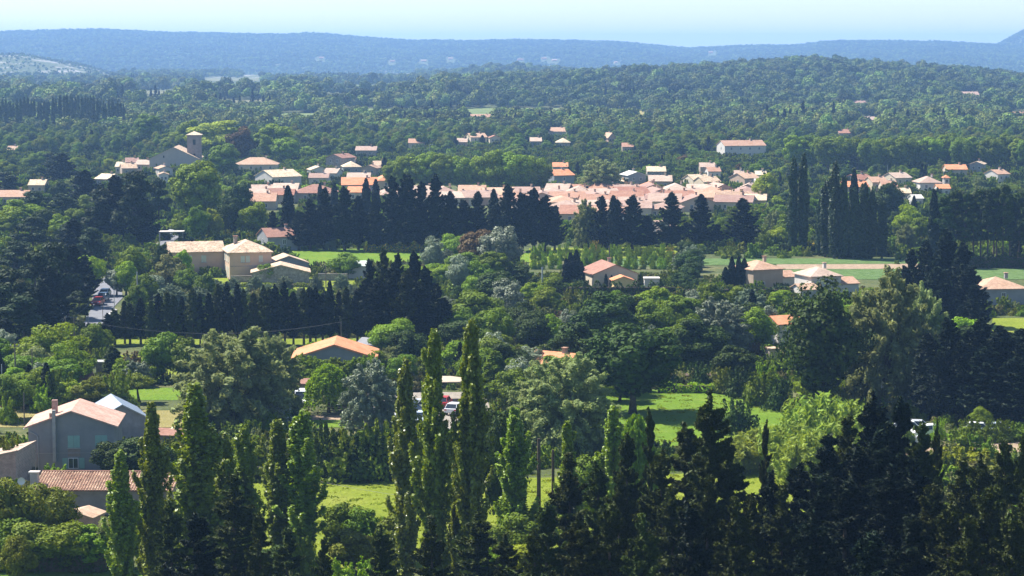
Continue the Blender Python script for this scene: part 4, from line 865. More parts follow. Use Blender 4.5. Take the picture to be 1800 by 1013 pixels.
# --- estate of low pink-roofed houses
EST = []
rows_ = [(349, 975, 1345, 40), (351, 460, 520, 34), (356, 690, 1340, 46), (360, 450, 520, 40), (363, 745, 1330, 50), (370, 450, 500, 44), (371, 930, 1290, 54), (382, 985, 1180, 58), (392, 1010, 1130, 60)]
for ri, (v, a, b, st) in enumerate(rows_):
    u = a + rng.uniform(0, 14); k = 0
    while u < b:
        EST.append((u, v + rng.uniform(-1.5, 1.5), st * rng.uniform(1.0, 1.3), ri, k)); u += st * rng.uniform(0.95, 1.12); k += 1
EST_ROW = ['backmost row', 'left back row', 'second row', 'left middle row', 'third row', 'left front row', 'fourth row', 'fifth row', 'front row']
for (u, v, w, ri, k) in EST:
    gb = rng.random() < 0.25
    house(u, v, w, rng.uniform(2.2, 2.7), f'{ordinal(k + 1)} low pink-roofed house from the left in the {EST_ROW[ri]} of the estate', 'roof_pink' if rng.random() < .62 else 'roof_salmon', ['wall_peach', 'wall_cream'][int(rng.random() < .5)], 'y' if gb else 'x', math.radians(rng.uniform(-12, 12)), rng.uniform(11, 13.5), hip=(not gb and rng.random() < .35), group='pink-roofed estate behind the cypress row', wins=2, rise=rng.uniform(1.3, 2.0), keep=False)
KEEP.append((690, 338, 1250, 375, 352)); KEEP.append((1180, 345, 1345, 362, 356)); KEEP.append((445, 342, 520, 368, 352)); KEEP.append((965, 340, 1150, 385, 362))
# far houses on the ridge
RIDGEH = [(565, 104), (745, 109), (792, 105), (915, 107), (957, 105), (975, 108), (1083, 112), (690, 110), (1250, 94)]
for i, (u, v) in enumerate(RIDGEH):
    house(u, v, 14, 3.5, f'{ordinal(i + 1)} faint pale house from the left on the slopes of the distant ridge', 'roof_salmon', 'wall_peach', 'x', 0.1, 12, wins=0, chim=False, wm=rng.uniform(8, 19), keep=False, group='faint houses on the distant ridge')

# ------------------------------------------------------------------ vehicles
def paint(name, col):
    if name not in MATS:
        solid(name, col, 0.28, 0.6, var=0.03)
    return name
def car(u, v, rot, col, label, kind='car', L=4.1, W=1.72, H=1.46):
    p = ground(u, v); root = empty('parked_car' if kind == 'car' else 'van', (p.x, p.y, p.z + 0.07), rot); mat = paint('paint_' + col[0], col[1])
    van = kind == 'van'
    prof = [(-L/2, .32), (-L/2 + .02, .72), (-L/2 + .25, .86), (-L*.23, .93), (L*.36, .96), (L/2 - .03, .88), (L/2, .35)]
    m = MB()
    for s in (-1, 1): m.quad([(x, s * W / 2, z) for x, z in (prof if s > 0 else prof[::-1])][::-1])
    for i in range(len(prof)):
        a, b = prof[i], prof[(i + 1) % len(prof)]; m.quad([(a[0], -W/2, a[1]), (b[0], -W/2, b[1]), (b[0], W/2, b[1]), (a[0], W/2, a[1])])
    m.build('body', mat, root)
    c0, c1, r0, r1 = (-L*.25, L*.44, -L*.10, L*.33) if not van else (-L*.32, L*.48, -L*.18, L*.46)
    g = MB(); wi = W/2 - .06; wr = W/2 - .2; zb, zt = .93, H - .05
    B = [(c0, -wi, zb), (c1, -wi, zb), (c1, wi, zb), (c0, wi, zb)]; T = [(r0, -wr, zt), (r1, -wr, zt), (r1, wr, zt), (r0, wr, zt)]
    g.quad(T)
    for i in range(4): j = (i + 1) % 4; g.quad([B[i], B[j], T[j], T[i]])
    g.build('windows', 'glass_dark', root)
    m = MB(); m.box(((r0 + r1) / 2, 0, zt + .035), (r1 - r0 + .08, 2 * wr + .06, .07))
    for s in (-1, 1):
        for (a, b) in (((c0, zb), (r0, zt)), ((c1, zb), (r1, zt))): m.tube([(a[0], s * wi, a[1]), (b[0], s * wr, b[1])], .045, 5)
        xm = (r0 + r1) / 2; m.tube([(xm, s * (wi + .005), zb), (xm, s * (wr + .01), zt)], .05, 5)
    if van: m.box((L*.18, 0, (zb + zt) / 2), (L*.56, 2 * wi + .03, zt - zb))
    m.build('cabin_roof', mat, root)
    for x in (-L*.31, L*.31):
        for s in (-1, 1):
            m = MB(); m.tube([(x, s * (W/2 - .2), .25), (x, s * (W/2 + .01), .25)], .32, 14); w_ = m.build('wheel', 'black_rubber', root, True)
            m = MB(); m.tube([(x, s * (W/2), .25), (x, s * (W/2 + .02), .25)], .18, 10); m.build('rim', 'rim_grey', w_)
    for s in (-1, 1):
        m = MB(); m.box((-L/2 - .005, s * W * .34, .68), (.06, .34, .16)); m.build('headlight', 'frame_white', root)
        m = MB(); m.box((L/2 - .01, s * W * .38, .74), (.06, .24, .16)); m.build('tail_light', 'sign_red', root)
    m = MB(); m.box((-L/2 - .005, 0, .48), (.05, W * .5, .16)); m.build('grille', 'black_rubber', root)
    root.scale = (K(v),) * 3
    tag(root, label, 'van' if van else 'car')
    return root
WHITE = ('white', (.78, .78, .78)); RED = ('red', (.45, .03, .03)); SILV = ('silver', (.5, .52, .54)); BLUE = ('blue', (.08, .13, .22)); PALE = ('pale_blue', (.5, .58, .66)); DARK = ('dark', (.04, .04, .05)); LTG = ('light_grey', (.6, .6, .58))
Q = math.pi / 2
car(172, 537, Q - .05, RED, 'red car driving towards us on the road at the left')
car(181, 529, Q - .05, BLUE, 'dark blue car close behind the red one on the road')
car(184, 522, Q - .05, PALE, 'pale car last of three on the road at the left')
car(780, 716, Q * 2.9, RED, 'red car parked in front of the open carport')
car(800, 728, Q * 2.8, WHITE, 'white car at the right side of the gravel car park', L=3.9)
car(738, 722, Q * .4, SILV, 'silver car in the second row of the car park, half behind the poplar')
car(739, 745, Q * 1.0, PALE, 'pale blue-white car nearest to us in the car park')
car(725, 731, Q * 1.7, DARK, 'dark car between the pale cars in the car park')
car(680, 742, Q * 2.1, LTG, 'light grey car in the shade left of the first tall poplar')
car(530, 712, Q * 1.0, WHITE, 'white van under the edge of the big grey willow', 'van', 4.6, 1.8, 1.9)
car(1586, 762, 0.2, WHITE, 'white car among junk at the left of the dirt yard')
car(1614, 760, 2.9, SILV, 'silver car with raised roof shape in the dirt yard')
car(1628, 768, .4, WHITE, 'white car nosing out behind the slim cypress in the dirt yard')
car(1722, 764, 3.0, WHITE, 'white car left of the young tree on the right')
car(1744, 764, .1, PALE, 'pale blue car right of the young tree on the right')
car(296, 417, Q, WHITE, 'white car beyond the canopy on the far road')
car(303, 410, Q, LTG, 'light grey car furthest up the far road')
for i, (u, v) in enumerate([(1590, 774), (1616, 778), (1624, 781), (1606, 776)]):
    p = ground(u, v); m = MB(); m.box((0, 0, .35), (.9, .7, .7)); m.box((0, 0, .73), (1.0, .8, .06)); k = m.build('crate', 'frame_white'); k.location = p; k.rotation_euler.z = i; tag(k, f'{ordinal(i + 1)} white junk crate from the left beside the cars of the dirt yard', 'crate', 'junk in the dirt yard')
KEEP += [(1572, 735, 1640, 790, 742), (1700, 752, 1770, 766, 750), (690, 692, 835, 742, 690), (520, 690, 545, 715, 690), (155, 482, 218, 562, 482)]

# ------------------------------------------------------------------ poles, wires, signs
def pole(u, vt, vb, label, mat='wood_pole', r=0.13, arm=0.0, lamp=False, name='utility_pole'):
    p = ground(u, vb); h = (vb - vt) / scale_at(p) / CP; root = empty(name, p)
    m = MB(); m.tube([(0, 0, 0), (0, 0, h)], [r, r * .7], 8); m.build('shaft', mat, root)
    if arm:
        m = MB(); m.box((0, 0, h - .35), (arm, .1, .12)); a = m.build('crossarm', mat, root)
        for x in (-.42, 0, .42): m = MB(); m.tube([(x * arm, 0, h - .29), (x * arm, 0, h - .08)], .045, 6); m.build('insulator', 'frame_white', a)
    if lamp:
        m = MB(); m.tube([(0, 0, h - .1), (.5, 0, h + .1), (1.0, 0, h + .1)], .05, 6); m.build('bracket', mat, root); m = MB(); m.box((1.2, 0, h + .08), (.6, .25, .12)); m.build('lamp_head', 'frame_white', root)
    tag(root, label, 'pole'); return Vector((p.x, p.y, p.z + h - .1))
A = pole(28, 604, 706, 'thick wooden utility pole nearest the left edge above the grey farmhouse', arm=1.4)
B = pole(5, 640, 735, 'slim metal pole at the far left edge beside the sign', 'metal_pole', .07)
C = pole(43, 690, 748, 'short dark pole in the mown field left of the grey farmhouse', r=.09)
D = pole(58, 613, 705, 'dark wooden pole between the shrubs, second of the left poles', r=.1)
E = pole(131, 560, 612, 'dark pole on the right of the pair above the bright fig tree', r=.12)
F_ = pole(116, 556, 612, 'dark pole on the left of the pair above the bright fig tree', r=.12)
pole(88, 572, 640, 'leaning grey pole rising from the fig tree', 'metal_pole', .09)
G = pole(242, 478, 545, 'pale concrete pole right of the road below the peach farmhouse', 'concrete', .16)
H_ = pole(155, 535, 575, 'grey roadside pole left of the road opposite the red car', 'concrete', .13)
pole(201, 503, 545, 'slim pole standing on the right edge of the road', 'metal_pole', .08)
pole(181, 527, 568, 'thin dark post at the road edge near the red car', 'wood_pole', .06)
pole(573, 465, 508, 'wooden pole by the stone wall right of the dark outbuilding', r=.13)
I_ = pole(953, 470, 530, 'bright metal pole standing out against dark bushes in the centre', 'metal_pole', .2)
J = pole(1071, 432, 484, 'wooden pole in front of the beige villa roof', r=.14)
K = pole(1073, 348, 440, 'tall thin mast among the cypresses before the pink estate', 'metal_pole', .09)
pole(959, 555, 606, 'dark pole among shrubs below the bright metal pole', r=.1)
pole(974, 590, 620, 'short pole with white top right of the dark pole among shrubs', 'wood_pole', .08)
L_ = pole(600, 565, 620, 'dark pole before the trunks of the windbreak', r=.1)
pole(1560, 290, 318, 'thin grey mast in the right part of the village', 'metal_pole', .09)
pole(1658, 302, 340, 'street lamp beside the slim white tower house', 'metal_pole', .09, lamp=True, name='street_lamp')
pole(755, 255, 300, 'slim lamp post above the plane avenue', 'metal_pole', .09, lamp=True, name='street_lamp')
pole(468, 668, 722, 'dark pole against the big grey willow', r=.1)
PA = pole(947, 770, 945, 'dark bare trunk-like post, left one of a pair in the meadow', 'bark', r=.24)
PB = pole(972, 790, 925, 'dark bare trunk-like post, right one of a pair in the meadow', 'bark', r=.2)
def wire(a, b, sag, label):
    m = MB(); pts = []
    for i in range(13):
        t = i / 12; q = a.lerp(b, t); q.z -= sag * 4 * t * (1 - t); pts.append(tuple(q))
    m.tube(pts, 0.014, 4); o = m.build('power_line', 'wire'); tag(o, label, 'wire')
wire(A, D, .4, 'power line between the two wooden poles at the left'); wire(D, F_, .8, 'power line from the left poles to the pair above the fig tree')
wire(H_, F_, .6, 'power line from the roadside pole to the pair above the fig tree'); wire(E, L_, 2.2, 'long power line crossing before the windbreak'); wire(J, I_, .8, 'power line between the bright metal pole and the villa pole')
W0 = ground(440, 850); W0.z += 2.2; W1 = ground(952, 862); W1.z += 2.6
wire(W0, Vector((PA.x, PA.y, 3.0)), .9, 'thin wire sagging across the back of the bright meadow')
def sign(u, vt, vb, wpx, label, top=None, lines=0):
    p = ground(u, vb); s = scale_at(p); h = (vb - vt) / s; w = wpx / s; root = empty('sign_board', p)
    m = MB(); m.box((0, 0, h * .62), (w, .06, h * .75)); b = m.build('panel', 'frame_white', root)
    for x in (-.4, .4): m = MB(); m.box((x * w, .07, h * .5), (.07, .07, h)); m.build('post', 'metal_pole', root)
    if top: m = MB(); m.box((0, -.035, h * .93), (w * .98, .01, h * .1)); m.build('band', top, b)
    for i in range(lines): m = MB(); m.box((-.05 * w, -.035, h * (.75 - .14 * i)), (w * (.6 - .12 * i), .01, h * .05)); m.build('lettering', 'glass_dark', b)
    tag(root, label, 'sign')
sign(0, 713, 740, 24, 'white sign board with red top band at the left edge', 'sign_red', 3)
sign(112, 530, 560, 11, 'pale blue-white sign board in the dark trees left of the road', 'blue_plastic', 2)
p = ground(465, 748); m = MB(); m.tube([(-1.9, 0, .9), (1.9, 0, .85)], .13, 10); o = m.build('barrier_bar', 'yellow_plastic')
bp_ = empty('barrier', p); o.parent = bp_; tag(bp_, 'yellow horizontal barrier bar in front of the white flowering bush', 'barrier')
for x in (-1.7, 1.7): m = MB(); m.box((x, .15, .45), (.1, .1, .9)); m.build('post', 'metal_pole', bp_)
p = ground(585, 728); rf_ = empty('rail_fence', p); tag(rf_, 'thin rail fence at the foot of the weeping willow', 'fence')
for z in (.55, .95): m = MB(); m.box((0, 0, z), (7.0, .05, .07)); m.build('rail', 'wall_peach', rf_)
for i in range(6): m = MB(); m.box((-3.4 + i * 1.36, .06, .5), (.08, .08, 1.0)); m.build('post', 'wood_pole', rf_)

# ------------------------------------------------------------------ trees by hand: kind, u, v top, v base, width px
KEEP += [(440, 838, 690, 935, 838), (1150, 686, 1400, 765, 684), (236, 683, 300, 702, 682), (228, 722, 320, 750, 722), (0, 722, 34, 748, 722), (543, 728, 668, 752, 726), (1240, 455, 1562, 482, 455), (1700, 460, 1800, 490, 458), (1745, 558, 1800, 592, 558), (180, 600, 640, 612, 598), (1615, 770, 1800, 800, 768), (530, 438, 740, 458, 438), (935, 440, 1180, 470, 440), (0, 1002, 190, 1013, 1002)]
T = add_tree
T('poplar', 217, 788, 1085, 72, label='slender green poplar leftmost in the foreground, before the barn roof')
T('poplar', 272, 706, 1075, 72, label='tall slender poplar second from the left in the foreground')
T('poplar', 348, 674, 1060, 114, label='broad tall poplar right of the grey farmhouse in the foreground')
T('poplar', 398, 760, 1050, 72, label='shorter poplar tucked against the broad one beside the farmhouse')
T('poplar', 432, 744, 1010, 66, label='small poplar left of the bright meadow')
T('poplar', 490, 736, 995, 72, label='left poplar of the dark pair in the bright meadow')
T('poplar', 532, 720, 1000, 93, label='right poplar of the dark pair in the bright meadow')
T('poplar', 714, 630, 1030, 72, 'poplar_yellow_leaf', label='yellowish poplar, left one of three tall ones in the centre')
T('poplar', 764, 580, 1060, 77, label='tall poplar, middle one of three in the centre')
T('poplar', 829, 562, 1070, 82, label='tallest poplar, right one of three in the centre')
T('poplar', 806, 740, 1050, 51, label='lesser poplar between the tallest two in the centre')
T('poplar', 997, 740, 1010, 55, label='narrow green poplar right of the pair of bare posts')
T('poplar', 1076, 712, 990, 68, 'poplar_leaf', label='leafy green poplar right of the grey willow in the foreground')
T('poplar', 905, 715, 990, 77, label='dark green poplar just right of the three tall ones')
T('broad', 880, 702, 930, 120, 'dark_leaf', label='dark rounded tree behind the tallest centre poplar')
T('weeping', 1116, 726, 930, 86, 'plane_leaf', label='pale weeping tree beside the dark foreground cypresses')
T('broad', 1050, 790, 950, 130, 'green_leaf', label='green leafy tree half hidden under the narrow poplar')
fc = [(1245,688,1230,130),(1341,738,1180,52),(1140,716,1190,70),(1203,742,1190,110),(1050,812,1215,100),(1087,828,1250,90),(1240,830,1300,110),(1315,868,1300,95),(1000,795,1190,110),(1130,900,1340,120),(1452,762,1200,140),(1486,728,1180,110),(1530,690,1160,120),(1576,698,1160,110),(1612,740,1200,100),(1400,815,1230,130),(1640,738,1190,54),(1682,806,1260,110),(1712,798,1240,100),(1757,772,1230,100),(1788,760,1200,70),(1630,848,1300,140),(1560,820,1270,170),(1480,840,1290,160),(1370,848,1270,110),(305,878,1190,90),(415,830,1180,125),(505,925,1200,90),(572,942,1220,75),(672,922,1210,80),(890,938,1240,90),(350,900,1220,120),(840,900,1190,110),(960,880,1260,120),(1180,850,1270,110),(1020,900,1330,130),(1740,850,1320,150),(1690,900,1380,130),(1800,850,1320,120),(1540,760,1220,150),(1425,900,1340,140),(1280,780,1230,120),(1100,760,1180,90),(760,905,1240,90),(460,900,1220,80),(1590,900,1380,170),(1520,930,1400,160),(1505,780,1240,150),(1550,740,1200,140),(1600,800,1260,150),(1440,830,1270,150),(1350,830,1260,120),(1290,870,1330,130),(1210,880,1340,130),(1160,790,1240,110),(1070,880,1330,120),(940,930,1330,110),(1660,880,1340,130),(1770,900,1370,130),(1720,860,1320,120)]
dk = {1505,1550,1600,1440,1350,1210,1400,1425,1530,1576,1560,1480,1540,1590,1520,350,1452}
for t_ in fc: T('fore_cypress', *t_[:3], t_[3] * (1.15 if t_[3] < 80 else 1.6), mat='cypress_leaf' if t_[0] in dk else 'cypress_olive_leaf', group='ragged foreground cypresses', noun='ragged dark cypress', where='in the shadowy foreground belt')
G1 = ('foreground shrubs', 'lush shrub', 'along the bottom of the view')
for t_ in [(28,835,985,120,'shrub_leaf'),(88,848,960,100,'shrub_leaf'),(20,905,1000,110,'green_leaf'),(70,915,1003,120,'shrub_leaf'),(120,912,1003,110,'plane_leaf'),(165,920,1003,90,'plane_leaf'),(195,905,1000,80,'dry_leaf'),(600,876,985,80,'green_leaf'),(640,886,990,95,'green_leaf'),(690,898,990,90,'shrub_leaf'),(620,925,1010,110,'shrub_leaf'),(703,960,1020,50,'lime_leaf'),(600,985,1040,70,'bright_leaf'),(655,985,1040,80,'bright_leaf'),(920,893,1000,110,'green_leaf'),(890,920,1010,90,'green_leaf'),(930,950,1030,100,'lime_leaf'),(250,905,1000,70,'lime_leaf'),(285,930,1020,70,'lime_leaf'),(540,950,1020,70,'shrub_leaf'),(30,935,1040,70,'shrub_leaf'),(480,955,1030,80,'dark_leaf'),(1690,930,1060,140,'silver_leaf'),(1640,960,1070,130,'silver_leaf'),(1110,930,1070,100,'shrub_leaf'),(780,940,1030,80,'green_leaf'),(850,955,1040,90,'bright_leaf'),(350,960,1040,90,'dark_leaf'),(1750,920,1050,110,'shrub_leaf')]:
    T('broad' if t_[2] - t_[1] > 70 else 'shrub', *t_[:4], mat=t_[4], group=G1[0], noun='leafy bush tree' if t_[2] - t_[1] > 70 else G1[1], where=G1[2])
T('broad', 206, 772, 846, 92, 'dark_leaf', label='dark round bush against the right corner of the grey farmhouse')
T('broad', 255, 765, 850, 110, 'dark_leaf', label='dark bushy tree between farmhouse and broad poplar')
T('shrub', 95, 818, 848, 60, 'bright_leaf', label='bright green shrub under the farmhouse window')
T('shrub', 62, 822, 848, 18, 'dark_leaf', label='small dark clipped ball by the brick wall')
T('shrub', 15, 770, 850, 60, 'shrub_leaf', label='olive shrub above the brick wall at the left edge')
G2 = ('dark hedge behind the meadow', 'dark hedge bush', 'behind the bright meadow')
for t_ in [(450,770,842,80),(585,760,842,90),(620,768,842,90),(650,755,842,80),(672,745,842,70),(700,765,842,90),(735,760,842,80),(780,770,842,80),(420,780,842,70),(560,748,842,60),(850,760,845,80),(640,790,843,80),(600,790,843,90)]:
    T('shrub', t_[0], t_[1], t_[2], t_[3] * 1.25, mat='dark_leaf' if t_[0] % 3 else 'shrub_leaf', group=G2[0], noun=G2[1], where=G2[2])
# middle left
T('willow', 408, 572, 752, 215, label='great grey-green willow in the middle left'); T('willow', 480, 585, 735, 120, label='lesser grey willow attached to the right of the great one')
T('weeping', 578, 638, 726, 84, label='bright yellow-green weeping willow beside the gravel plot')
T('willow', 650, 634, 752, 112, 'silver_leaf', label='silvery tree right of the weeping willow')
T('broad', 490, 688, 728, 64, 'dark_leaf', label='dark shrub tree below the great willow')
T('shrub', 488, 708, 748, 92, 'blossom_leaf', label='white flowering bush at the foot of the great willow')
T('orchard', 245, 656, 708, 70, label='small fruit tree with forked trunk on the lawn')
T('fig', 92, 568, 668, 150, label='large bright fig tree at the left'); T('fig', 120, 600, 690, 110, 'plane_leaf', label='second fig tree in front of the large bright one')
T('broad', 170, 566, 630, 64, 'green_leaf', label='round dark green tree right of the bright fig tree')
T('broad', 287, 578, 668, 86, 'green_leaf', label='leafy dark green tree left of the great willow'); T('broad', 325, 590, 672, 64, 'green_leaf', label='narrow green tree touching the great willow')
T('pencil', 199, 610, 668, 34, 'dark_leaf', label='stout dark green cypress on the garden lawn'); T('willow', 240, 632, 680, 60, 'silver_leaf', label='small silvery olive tree beside the garden lawn')
T('shrub', 235, 618, 645, 50, 'rust_leaf', label='spiky dark brownish shrub by the garden lawn')
G3 = ('shrubbery above the grey farmhouse', 'garden shrub', 'above the grey farmhouse')
for t_ in [(205,654,722,84,'shrub_leaf'),(160,660,725,70,'shrub_leaf'),(130,665,722,60,'lime_leaf'),(105,655,722,70,'green_leaf'),(75,680,725,50,'bright_leaf'),(60,650,712,110,'green_leaf'),(20,655,738,80,'green_leaf'),(110,628,700,90,'green_leaf'),(40,620,690,90,'green_leaf'),(70,605,680,80,'dry_leaf'),(15,700,745,50,'bright_leaf'),(150,690,725,60,'dark_leaf'),(190,690,726,60,'dark_leaf')]:
    T('shrub' if t_[0] % 2 else 'broad', *t_[:4], mat=t_[4], group=G3[0], noun=G3[1], where=G3[2])
# centre and right middle
T('willow', 1000, 620, 800, 190, label='large grey-green willow in the centre right'); T('willow', 955, 636, 790, 140, label='smaller grey willow joined to the left of the large centre one')
T('tall_broad', 1112, 556, 728, 180, 'dark_leaf', label='huge dark round tree above the green hay field'); T('broad', 1020, 562, 668, 120, 'dark_leaf', label='dark green tree left of the huge dark round one')
T('broad', 1150, 503, 566, 76, 'bright_leaf', label='bright green maple below the clipped hedge'); T('fig', 1130, 538, 592, 98, 'plane_leaf', label='pale-flowering fig bush below the bright maple')
T('willow', 1262, 524, 628, 120, 'silver_leaf', label='silver poplar tree right of the bright maple'); T('broad', 1330, 536, 620, 80, 'plane_leaf', label='fresh green tree right of the silver poplar')
T('airy', 1440, 486, 730, 180, 'dark_leaf', label='tall airy aspen with glinting leaves right of centre'); T('willow', 1560, 476, 715, 170, label='tall grey willow right of the aspen'); T('willow', 1620, 500, 700, 110, label='second grey willow between the aspen and the black cypresses')
T('fig', 1436, 645, 720, 100, 'bright_leaf', label='bright fig bush below the aspen'); T('broad', 1520, 600, 700, 100, 'green_leaf', label='mid-green bush tree under the grey willows')
T('broad', 1693, 552, 640, 84, 'bright_leaf', label='bright green tree wedged between black cypresses'); T('pencil', 1628, 588, 735, 52, 'cypress_leaf', label='upright dark cypress before the grey willow'); T('pencil', 1640, 335, 470, 20, 'cypress_leaf', label='very slim tall pencil cypress before the pine wood on the right')
T('shrub', 1300, 704, 762, 80, 'dark_leaf', label='round dark shrub at the edge of the hay field')
T('broad', 1725, 712, 760, 44, 'plane_leaf', label='young feathery tree beside the parked white car')
G4 = ('reed thickets', 'pale green reed clump', 'beyond the foreground cypresses')
for t_ in [(1335,752,818,120),(1390,735,830,120),(1440,688,810,130),(1500,700,815,110),(1290,770,830,90),(1420,760,850,120),(1470,740,830,120)]: T('reed', *t_, group=G4[0], noun=G4[1], where=G4[2])
G5 = ('shrubs of the dirt yard', 'scrubby green shrub', 'round the dirt yard')
for t_ in [(1690,755,812,80,'shrub_leaf'),(1660,775,820,70,'dry_leaf'),(1725,765,815,70,'green_leaf'),(1650,738,775,30,'bright_leaf'),(1770,790,830,80,'shrub_leaf'),(1700,785,830,110,'lime_leaf'),(1790,745,775,50,'green_leaf'),(1745,800,840,90,'shrub_leaf'),(1650,795,840,60,'lime_leaf')]: T('shrub', *t_[:4], mat=t_[4], group=G5[0], noun=G5[1], where=G5[2])
G6 = ('black cypresses on the right', 'big black cypress', 'in the dark mass on the right')
for t_ in [(1600,440,560,60),(1625,425,565,70),(1660,405,570,80),(1690,430,575,80),(1645,470,590,90),(1700,470,590,90),(1720,560,735,100),(1755,575,745,110),(1790,580,740,100),(1690,600,745,90),(1665,560,740,90),(1730,610,750,120),(1780,630,755,110),(1650,620,745,60),(1825,570,745,120),(1710,500,610,70),(1590,470,575,50)]: T('cypress', *t_, mat='cypress_leaf', group=G6[0], noun=G6[1], where=G6[2])
for t_ in [(1700,570,720,120),(1765,580,735,130)]: T('pine', *t_, mat='pine_leaf', group='dark pines on the right', noun='dark bushy pine', where='before the black cypresses on the right')
for t_ in [(528,622,676,60),(556,625,678,64),(590,628,680,66),(622,626,678,64),(650,622,678,60),(600,640,690,50),(560,642,690,50)]: T('willow', *t_, mat='willow_leaf' if t_[0] % 2 else 'plane_leaf', group='willow bushes below the orange roof', noun='willow bush', where='in front of the orange-roofed house')
for t_ in [(1700,738,774,56),(1732,740,776,60),(1762,738,776,54),(1592,748,776,40)]: T('shrub', *t_, mat='green_leaf', group=G5[0], noun='leafy shrub', where='half hiding the parked cars at the right')
hedge_late = [(1648, 1812, 471, 450, 'dark_leaf', 'dark shrub belt under the tall pines at the right edge', 3.0)]
for t_ in [(1300,650,698,60,'dark_leaf'),(1335,655,712,70,'green_leaf'),(1372,668,722,70,'dark_leaf'),(1400,690,735,60,'green_leaf'),(1270,648,692,50,'shrub_leaf'),(1230,640,684,60,'dark_leaf'),(1350,640,700,60,'plane_leaf')]: T('shrub', *t_[:4], mat=t_[4], group='bushes edging the hay field', noun='leafy bush', where='along the far edge of the hay field')
T('shrub', 1362, 622, 652, 44, 'green_leaf', label='green shrub half hiding the tiny cream outhouse')
# windbreak
mk_cypress(12.0, 1.7, 150, 62, 0.27, 'wind_cypress', 0.9, 0.0, 0.17); mk_cypress(12.0, 1.8, 150, 62, 0.27, 'wind_cypress', 0.8, 0.0, 0.20); KINDNAME['wind_cypress'] = 'cypress_tree'
u = 190; 
while u < 632:
    top = np.interp(u, [190, 220, 300, 400, 520, 632], [548, 528, 520, 508, 500, 500]) + rng.uniform(-9, 12)
    T('wind_cypress', u, top + rng.choice([0, 0, 0, 10]), 607 + rng.uniform(-2, 2), rng.uniform(26, 42), mat='cypress_leaf' if rng.random() < .5 else 'cypress_olive_leaf', group='windbreak of cypresses', noun='dark cypress', where='in the windbreak below the peach farmhouse'); u += rng.uniform(9, 19)
G7 = ('dark cypress clump', 'dark cypress', 'in the clump ending the windbreak on the right')
for t_ in [(650,458,606,52),(675,440,600,50),(700,448,606,56),(728,443,600,56),(748,470,604,60),(768,500,606,56),(640,495,606,44),(690,470,610,60),(715,478,612,70),(782,525,606,50),(660,490,610,60),(740,505,612,70)]: T('cypress', *t_, mat='cypress_olive_leaf' if t_[0] % 2 else 'cypress_leaf', group=G7[0], noun=G7[1], where=G7[2])
G8 = ('great cypress row', 'big dark cypress', 'in the row hiding the pink estate')
for t_ in [(480,372,438,40),(545,352,440,56),(572,332,440,56),(606,330,442,56),(630,345,440,50),(690,312,442,60),(716,308,442,70),(742,322,442,58),(766,308,442,56),(792,338,442,52),(815,352,440,50),(840,338,440,50),(893,326,442,60),(918,340,442,60),(938,332,442,60),(958,345,442,56),(975,362,440,44),(1058,346,438,56),(1085,352,438,50),(1112,345,438,60),(1138,380,438,50),(1180,340,438,66),(1232,343,438,62),(1305,350,438,72),(1260,395,438,40),(660,350,442,50),(870,360,442,40),(525,372,440,50)]: T('cypress', *t_, mat='cypress_leaf', group=G8[0], noun=G8[1], where=G8[2])
G9 = ('slim pencil cypresses', 'slim pencil cypress', 'scattered before and among the roofs')
for t_ in [(507,328,430,24),(588,322,385,14),(563,322,368,10),(644,315,400,18),(661,316,390,16),(868,334,430,22),(676,277,305,12),(848,238,262,10),(1032,328,350,10),(1078,345,440,22),(1262,340,350,10),(1322,335,352,9),(1286,452,510,14),(1298,452,510,13),(1308,455,510,16),(1275,470,510,14),(1283,478,510,10),(1327,472,508,8),(1356,475,508,8),(1003,445,505,16),(1013,440,505,16),(995,455,505,14),(1022,460,500,12),(1065,482,508,7),(1075,484,508,7),(1606,345,400,12),(1785,355,460,20),(1500,300,420,18),(1785,200,215,7),(1778,196,215,6),(885,235,256,8),(800,240,265,9),(925,240,262,10),(1240,245,262,14)]: T('pencil', *t_, mat='cypress_leaf', group=G9[0], noun=G9[1], where=G9[2])
G10 = ('far poplars on the right', 'tall dark poplar', 'in the group right of the cypress row')
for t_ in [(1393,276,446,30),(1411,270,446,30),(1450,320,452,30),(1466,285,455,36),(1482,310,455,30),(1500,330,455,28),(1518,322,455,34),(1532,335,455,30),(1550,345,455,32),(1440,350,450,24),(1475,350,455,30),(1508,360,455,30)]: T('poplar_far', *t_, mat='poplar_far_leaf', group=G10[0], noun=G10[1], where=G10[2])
G11 = ('tall pines on the right', 'tall straight pine', 'in the dark wood at the right edge')
mk_pine(17.0, 2.6, 46, 200, 'tall_pine', 0.30); mk_pine(17.0, 2.8, 46, 200, 'tall_pine', 0.30); KINDNAME['tall_pine'] = 'pine_tree'
for i in range(16): T('tall_pine', 1655 + i * 11 + rng.uniform(-3, 3), np.interp(i, [0, 8, 15], [340, 322, 335]) + rng.uniform(-6, 8), 468 + rng.uniform(-3, 3), rng.uniform(34, 46), mat='pine_leaf' if i % 2 else 'dark_leaf', group=G11[0], noun=G11[1], where=G11[2])
